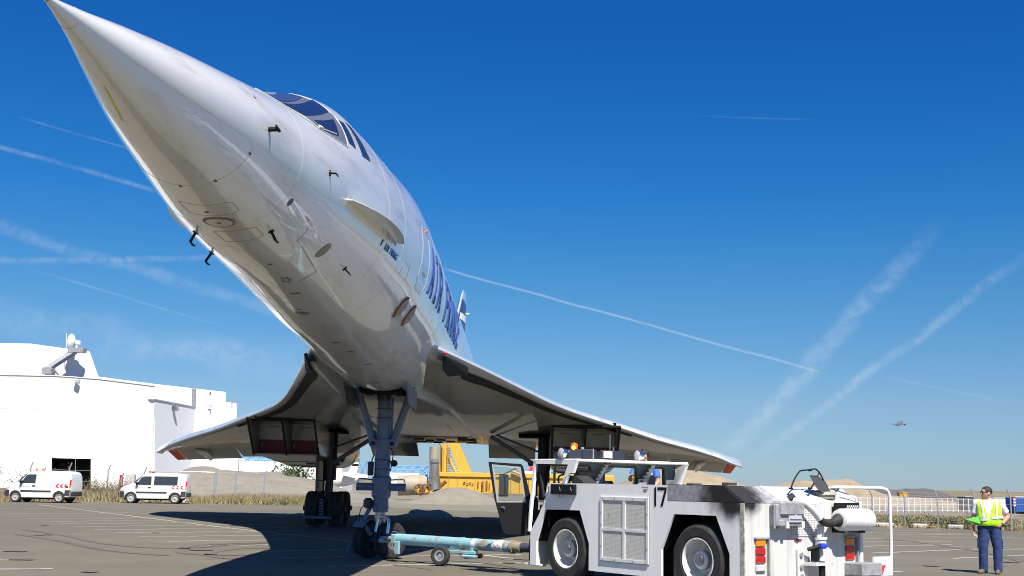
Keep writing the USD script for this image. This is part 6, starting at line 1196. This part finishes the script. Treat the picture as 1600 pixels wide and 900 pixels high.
        obj('lettering', [van_patch([(.88 - .055 * k, .895), (.845 - .055 * k, .895), (.845 - .055 * k, .935), (.88 - .055 * k, .935)], s_, .003) for k in range(8)], 'seam', t, smooth=False)
        for x in (1.28, -1.30): wheel(t, 'w', (x, s_ * .72, .31), .312, .19, .20, math.pi / 2 if s_ > 0 else -math.pi / 2, 'tyre', 'rim_van', .05, .05, 0, (1,))
    V = []
    for x in np.linspace(.66, 1.2, 8): V.append([(x, y_, float(vt(x)) + .006 - .0 * abs(y_) - .10 * max(0, abs(y_) - .45) ** 1.5) for y_ in np.linspace(-.66, .66, 9)])
    obj('windscreen', grid_mesh(np.array(V), True), 'van_glass', t, smooth=True)
    obj('front_bumper', b2((1.82, -.62, .34), (2.06, .62, .66), .05), 'dark_plastic', t); obj('rear_bumper', b2((-2.04, -.74, .40), (-1.9, .74, .66), .04), 'dark_plastic', t); obj('number_plate', b2((2.06, -.26, .45), (2.07, .26, .56)), 'white_paint', t)
    if roofbar:
        obj('roof_bar', [b2((.18, -.55, 1.815), (.34, .55, 1.90), .02)], 'dark_plastic', t); obj('bar_lamp', b2((.17, .55, 1.815), (.35, .70, 1.92), .03), 'lamp_orange', t); obj('bar_lamp', b2((.17, -.70, 1.815), (.35, -.55, 1.92), .03), 'lamp_orange', t); each('roof_rack', [cyl((-.3, y_, 1.85), (-1.4, y_, 1.85), .016, 6) for y_ in (-.4, .4)] + [cyl((x, -.45, 1.84), (x, .45, 1.84), .016, 6) for x in (-.5, -1.2)], 'tank_beige', t)
    else:
        for y_ in (-.40, .42): obj('roof_beacon', tube([(.30, y_, 1.80), (.30, y_, 1.84), (.30, y_, 1.93), (.30, y_, 1.95)], [.07, .06, .055, .02], 12), 'lamp_orange', t)
    return t
pm('van_glass', (.035, .04, .04), .08, coat=.5); pm('rim_van', (.42, .41, .40), .45, color2=(.25, .24, .23), nscale=12); pm('lamp_orange', (.72, .12, .01), .3)
def van_at(px, depth, yaw):
    c = pt(px, 770, depth); return mat4((c[0], c[1], 0), yaw)
van('white panel van with blank sides and two orange roof beacons, by the hangar', van_at(67.5, 72.5, math.radians(176)), False, False)
van('white van with long dark side windows and an orange light bar on its roof', van_at(242.5, 75.5, math.radians(186)), True, True)

# ---------------------------------------------------------------- people
import manifold3d as mf
def ball(p, r, seg=20): return mf.Manifold.sphere(float(r), seg).translate([float(x) for x in p])
def bone(a, b, ra, rb_): return mf.Manifold.batch_hull([ball(a, ra), ball(b, rb_)])
def chain(ps, rs): return [bone(ps[i], ps[i + 1], rs[i], rs[i + 1]) for i in range(len(ps) - 1)]
def flesh(parts, edge, it=12):
    m = mf.Manifold.batch_boolean(parts, mf.OpType.Add).refine_to_length(edge).to_mesh(); t = trimesh.Trimesh(m.vert_properties[:, :3], m.tri_verts, process=True); trimesh.smoothing.filter_taubin(t, iterations=it); return t
def ell(c, r, seg=28): return mf.Manifold.sphere(1.0, seg).scale([float(x) for x in r]).translate([float(x) for x in c])
A = lambda *x: np.array(x, float)
def hand(w, dirv, palm_n, thumb_side, curl):
    """palm and five fingers from the wrist w along dirv; curl bends the fingers towards palm_n"""
    d = dirv / np.linalg.norm(dirv); n = palm_n - d * (palm_n @ d); n /= np.linalg.norm(n); s = np.cross(d, n) * thumb_side; P = []
    kn = [w + d * .085 + s * o for o in (.032, .011, -.011, -.031)]
    P.append(mf.Manifold.batch_hull([ball(w, .024), ball(kn[0], .014), ball(kn[3], .013), ball(w + d * .05 + s * .03, .016), ball(w + d * .045 - s * .026, .015)]))
    for k, L in zip(kn, (.070, .078, .072, .056)):
        a1, a2 = curl * .6, curl * 1.3; d1 = d * math.cos(a1) + n * math.sin(a1); d2 = d * math.cos(a2) + n * math.sin(a2); p1 = k + d1 * L * .5; p2 = p1 + d2 * L * .5
        P += chain([k, p1, p2], [.0105, .0095, .0080])
    t0 = w + d * .025 + s * .024; t1 = t0 + (d * .6 + s * .75 + n * .25) * .045; t2 = t1 + (d * .9 + s * .25 + n * .3) * .035; P += chain([t0, t1, t2], [.015, .0115, .009])
    return P
def head_parts(c, look):
    """c: centre of the head, look: facing angle about z (0 = +x)"""
    f = A(math.cos(look), math.sin(look), 0); s = A(-math.sin(look), math.cos(look), 0); z = A(0, 0, 1.)
    P = [ell((0, 0, .02), (.098, .078, .105)), mf.Manifold.batch_hull([ball((.02, 0, -.02), .076), ball((.058, 0, -.092), .036), ball((.0, .035, -.075), .035), ball((.0, -.035, -.075), .035)]),
         mf.Manifold.batch_hull([ball((.088, 0, .012), .011), ball((.108, 0, -.026), .014), ball((.088, 0, -.034), .014)]), mf.Manifold.batch_hull([ball((.080, .022, -.064), .010), ball((.080, -.022, -.064), .010), ball((.088, 0, -.062), .011)]),
         ell((-.005, .079, -.012), (.026, .012, .034)), ell((-.005, -.079, -.012), (.026, .012, .034)), mf.Manifold.batch_hull([ball((.082, .03, .034), .010), ball((.082, -.03, .034), .010)])]
    M4 = np.eye(4); M4[:3, 0] = f; M4[:3, 1] = s; M4[:3, 3] = c
    return [p.transform(M4[:3, :4].tolist()) for p in P], M4
def person(label, M, J, look, cols, vest=True, holds=None):
    """J: named joints in metres, local x = to the picture's right, y = away, z up"""
    t = thing('person', label, 'person', M=M); hc = J['head']; hp, HM = head_parts(hc, look)
    arms, sleeves = [], []
    for sd in ('L', 'R'):
        s_, e, w = J['sh' + sd], J['el' + sd], J['wr' + sd]; arms += chain([s_, s_ + (e - s_) * .4, e, e + (w - e) * .3, w], [.062, .055, .044, .045, .029])
        arms += hand(w, J['hd' + sd], J['pn' + sd], J['th' + sd], J['cu' + sd]); k = .62; sleeves += chain([s_, s_ + (e - s_) * k], [.078, .070])
    legs, tro = [], []
    for sd in ('L', 'R'):
        h, k, a = J['hip' + sd], J['kn' + sd], J['an' + sd]; legs += chain([h, k, k + (a - k) * .35, a], [.092, .062, .062, .042]); tro += chain([h, h + (k - h) * .45, k, k + (a - k) * .5, a + A(0, 0, .0)], [.112, .104, .084, .080, .076])
        f = J['ft' + sd]; legs += [mf.Manifold.batch_hull([ball(a - f * .05 + A(0, 0, -.045), .034), ball(a + f * .14 + A(0, 0, -.055), .026), ball(a, .04)])]
    pel, ch, nk = J['pelvis'], J['chest'], J['neck']; ax = J['ax']
    torso = [mf.Manifold.batch_hull([ball(pel + ax * .085, .10), ball(pel - ax * .085, .10), ball(pel + A(0, -.02, .16) + ax * .07, .115), ball(pel + A(0, -.02, .16) - ax * .07, .115)]), mf.Manifold.batch_hull([ball(pel + A(0, -.03, .15) + ax * .075, .11), ball(pel + A(0, -.03, .15) - ax * .075, .11), ball(ch + ax * .105, .105), ball(ch - ax * .105, .105)]), mf.Manifold.batch_hull([ball(ch + ax * .10, .10), ball(ch - ax * .10, .10), ball(J['shL'], .062), ball(J['shR'], .062), ball(nk, .06)])] + chain([nk - A(0, 0, .03), hc + A(0, .01, -.05)], [.058, .054])
    obj('body', flesh(arms + legs + torso + hp, .014, 8), 'skin', t, smooth=True)
    # trousers, shirt, vest: shells that follow the body
    grow = lambda parts, g: parts
    cut_t = float(pel[2] + .10)
    T_ = flesh(tro + [mf.Manifold.batch_hull([ball(pel + ax * .085, .118), ball(pel - ax * .085, .118), ball(pel + A(0, -.015, .10) + ax * .08, .125), ball(pel + A(0, -.015, .10) - ax * .08, .125)])], .022, 6)
    n = meshkit.fbm(T_.vertices * [16, 16, 9], 3, 3)[:, None] - .5; T_.vertices += T_.vertex_normals * n * .016
    obj('trousers', T_.slice_plane([0, 0, cut_t], [0, 0, -1]), cols[0], t, smooth=True)
    shirt = [mf.Manifold.batch_hull([ball(pel + A(0, -.02, .10) + ax * .075, .128), ball(pel + A(0, -.02, .10) - ax * .075, .128), ball(ch + A(0, -.015, -.16) + ax * .10, .125), ball(ch + A(0, -.015, -.16) - ax * .10, .125)]), mf.Manifold.batch_hull([ball(ch + A(0, -.015, -.16) + ax * .10, .122), ball(ch + A(0, -.015, -.16) - ax * .10, .122), ball(ch + ax * .11, .115), ball(ch - ax * .11, .115)]), mf.Manifold.batch_hull([ball(ch + ax * .10, .112), ball(ch - ax * .10, .112), ball(J['shL'], .074), ball(J['shR'], .074), ball(nk - A(0, 0, .02), .066)])]
    S_ = flesh(shirt + sleeves, .018, 6); n = meshkit.fbm(S_.vertices * 14, 3, 8)[:, None] - .5; S_.vertices += S_.vertex_normals * n * .012
    obj('shirt', S_, cols[1], t, smooth=True)
    if vest:
        V_ = flesh(shirt, .016, 6); V_.vertices += V_.vertex_normals * (.016 + .016 * (meshkit.fbm(V_.vertices * [9, 9, 7], 3, 5)[:, None] - .4)); c_ = V_.triangles_center; xx = (c_ - ch) @ ax; up = c_[:, 2] - ch[2]
        low = c_[:, 2] < pel[2] + .03
        sidex = np.abs(xx) > .205; neckv = (np.abs(xx + .02) < .012 + .27 * np.maximum(0, up + .17)) & (c_[:, 1] < ch[1]) & (up > -.17) & (np.abs(xx) < .095); keep = ~low & ~(sidex & (up > -.12)) & ~neckv & (c_[:, 2] < nk[2] - .0)
        V_.update_faces(keep); V_.remove_unreferenced_vertices(); obj('safety_vest', V_, cols[2], t, smooth=True)
        B_ = flesh(shirt, .012, 6); B_.vertices += B_.vertex_normals * .031; c_ = B_.triangles_center; xx = (c_ - ch) @ ax; up = c_[:, 2] - ch[2]; band = (np.abs(up + .19 - .03 * np.sin(xx * 9)) < .026) & ~((np.abs(xx) < .03) & (c_[:, 1] < ch[1]))
        str_ = (np.abs(np.abs(xx) - .125 - .10 * np.clip(up, -.1, .2)) < .020) & (up > -.2) & (up < .16) & (c_[:, 2] < nk[2] - .01); B_.update_faces(band | str_); B_.remove_unreferenced_vertices(); obj('reflective_band', B_, 'reflective_tape', t, smooth=True)
    # hair: a cap over the skull
    Hm = flesh([ell((-.012, 0, .036), (.104, .086, .100))], .010, 3); Hm.vertices += Hm.vertex_normals * (meshkit.noise(Hm.vertices * 60, 2)[:, None] - .5) * .010; c_ = Hm.triangles_center; face = ((c_[:, 0] > .055) & (c_[:, 2] < .075)) | ((c_[:, 0] > .0) & (c_[:, 2] < .02)) | (c_[:, 2] < -.045); Hm.update_faces(~face); Hm.remove_unreferenced_vertices(); Hm.apply_transform(HM); obj('hair', Hm, 'hair_dark', t, smooth=True)
    gl = cat([place(trimesh.creation.icosphere(2, 1.0), np.diag([.010, .026, .017, 1])).apply_translation((.090, sd * .034, .012)) for sd in (1, -1)] + [tube([(.088, sd * .06, .016), (.02, sd * .084, .014)], .004, 5) for sd in (1, -1)] + [tube([(.098, -.02, .016), (.098, .02, .016)], .004, 5)]); gl.apply_transform(HM); obj('sunglasses', gl, 'sunglasses', t)
    mo = cat([place(trimesh.creation.icosphere(2, 1.0), np.diag([.006, .024, .006, 1])).apply_translation((.090, 0, -.063))]); mo.apply_transform(HM); obj('mouth', mo, 'pink_red' if False else 'skin', t)
    for sd in ('L', 'R'):
        a, f = J['an' + sd], J['ft' + sd]; obj('shoe', flesh([mf.Manifold.batch_hull([ball(a - f * .07 + A(0, 0, -.04), .044), ball(a - f * .06 + A(0, 0, -.0), .046), ball(a + f * .06 + A(0, 0, -.035), .046), ball(a + f * .16 + A(0, 0, -.05), .038), ball(a + f * .10 + A(0, 0, -.05), .046)])], .02, 4).slice_plane([0, 0, float(a[2]) - .083], [0, 0, 1], cap=True), 'shoe', t, smooth=True)
    return t
PZ = 1.0
J = dict(pelvis=A(0, 0, .93), chest=A(.0, .0, 1.30), neck=A(-.005, .005, 1.475), head=A(-.03, .0, 1.625), ax=A(1, 0, 0),
    shL=A(-.205, .02, 1.41), elL=A(-.265, .05, 1.12), wrL=A(-.275, -.03, .88), hdL=A(.02, -.05, -1), pnL=A(.6, -.5, 0), thL=-1, cuL=.55,
    shR=A(.205, .02, 1.41), elR=A(.345, .11, 1.16), wrR=A(.205, -.10, .995), hdR=A(-1, -.30, -.12), pnR=A(-.1, 1, 0), thR=1, cuR=.45,
    hipL=A(-.095, 0, .90), knL=A(-.125, -.02, .50), anL=A(-.13, .02, .085), ftL=A(-.55, -.83, 0), hipR=A(.095, 0, .90), knR=A(.125, -.02, .50), anR=A(.12, -.03, .085), ftR=A(-.25, -.97, 0))
pm_pos = gr(1549, 896.5)
man = person('man in yellow safety vest, white shirt and blue trousers, waiting hand on hip', mat4((pm_pos[0], pm_pos[1], 0), math.radians(-14)) @ np.diag([1.10, 1.08, 1., 1.]), J, math.radians(205), ('jeans', 'tshirt', 'hi_vis'))
each('pocket', [place(box(.205, .0, .60, .03, .13, .2, .012), mat4((0, 0, 0))), place(box(-.205, .0, .60, .03, .13, .2, .012), mat4((0, 0, 0)))], 'jeans', man)
obj('watch', tube([A(.222, -.09, 1.002), A(.195, -.104, .993)], .034, 12), 'black_rubber', man)
fl = thing('green_folder', 'bright green folder tucked under the right arm of the waiting man', 'folder', M=mat4((pm_pos[0], pm_pos[1], 0), math.radians(-14)) @ np.diag([1.10, 1.08, 1., 1.]))
obj('cover', trimesh.convex.convex_hull(np.array([(-.20, -.13, 1.15), (-.20, -.14, 1.14), (-.43, -.18, 1.085), (-.42, -.18, 1.075), (-.24, -.10, .97), (-.23, -.11, .965), (-.17, -.16, 1.0)])), pm('folder_green', (.10, .42, .03), .5), fl, smooth=False); obj('sheets', trimesh.convex.convex_hull(np.array([(-.21, -.12, 1.135), (-.40, -.17, 1.07), (-.25, -.09, .985), (-.21, -.10, 1.13), (-.39, -.16, 1.075), (-.25, -.08, .99)])), 'hi_vis', fl, smooth=False)
# second man, up on the step at the far front corner of the tractor
J2 = dict(J); J2.update(shL=A(-.205, .02, 1.41), elL=A(-.26, -.12, 1.16), wrL=A(-.16, -.30, 1.22), hdL=A(.4, -.8, .3), pnL=A(.3, 0, -1), thL=1, cuL=.8, elR=A(.30, -.02, 1.12), wrR=A(.26, -.2, .98), hdR=A(-.4, -.9, .1), pnR=A(-.5, 0, -.8), thR=-1, cuR=.7)
q = pt(1008, 757, 24.3)
person('man in a blue shirt and yellow vest standing on the far side of the tractor', mat4((q[0], q[1], .60), math.radians(-35)), J2, math.radians(-125), ('jeans', 'blue_shirt', 'hi_vis'))
stp = thing('access_step', 'low grey step stool on the far side of the tractor under the second man', 'step', M=mat4((q[0], q[1], 0), math.radians(-35)))
obj('tread', b2((-.35, -.35, .56), (.35, .35, .598), .01), 'grey_metal', stp); obj('frame', [cyl((x, y_, 0), (x * .85, y_ * .85, .56), .025, 8) for x in (-.33, .33) for y_ in (-.33, .33)], 'grey_metal', stp)

# ---------------------------------------------------------------- airliner climbing away in the distance
pc = pt(1406, 662, 1800)
fa = thing('distant_airliner', 'tiny twin-engined airliner climbing away in the right hand sky', 'airliner', M=mat4(pc, math.radians(62)) @ trimesh.transformations.rotation_matrix(math.radians(-14), [0, 1, 0]))
obj('fuselage', tube([(-19, 0, 1.6), (-17, 0, 1.2), (-10, 0, .3), (0, 0, 0), (12, 0, 0), (16, 0, -.2), (18.5, 0, -.7), (19, 0, -1)], [.2, .8, 1.8, 2.0, 2.0, 1.8, .9, .1], 16), 'plane_shade', fa)
for s_ in (1, -1):
    obj('wing', trimesh.convex.convex_hull(np.array([(5, s_ * 1.5, -1), (-2, s_ * 1.5, -1), (-3.5, s_ * 17, .8), (-5, s_ * 17, .8), (5, s_ * 1.5, -1.6), (-2, s_ * 1.5, -1.5)])), 'plane_shade', fa, smooth=False); obj('tailplane', trimesh.convex.convex_hull(np.array([(-14, s_ * .8, 1.2), (-17.5, s_ * .8, 1.2), (-17.5, s_ * 6.5, 1.9), (-19, s_ * 6.5, 1.9), (-14, s_ * .8, .9)])), 'plane_shade', fa, smooth=False)
    obj('engine', tube([(6, s_ * 5.8, -2.3), (5.8, s_ * 5.8, -2.3), (3, s_ * 5.8, -2.3), (1, s_ * 5.8, -2.1)], [1.0, 1.2, 1.2, .6], 14), 'gear_dark', fa)
obj('fin', trimesh.convex.convex_hull(np.array([(-12, 0, 1.5), (-18, 0, 1.8), (-17, 0, 7.5), (-19.5, 0, 7.5), (-12, .3, 1.5), (-18, -.3, 1.8)])), 'plane_shade', fa, smooth=False)
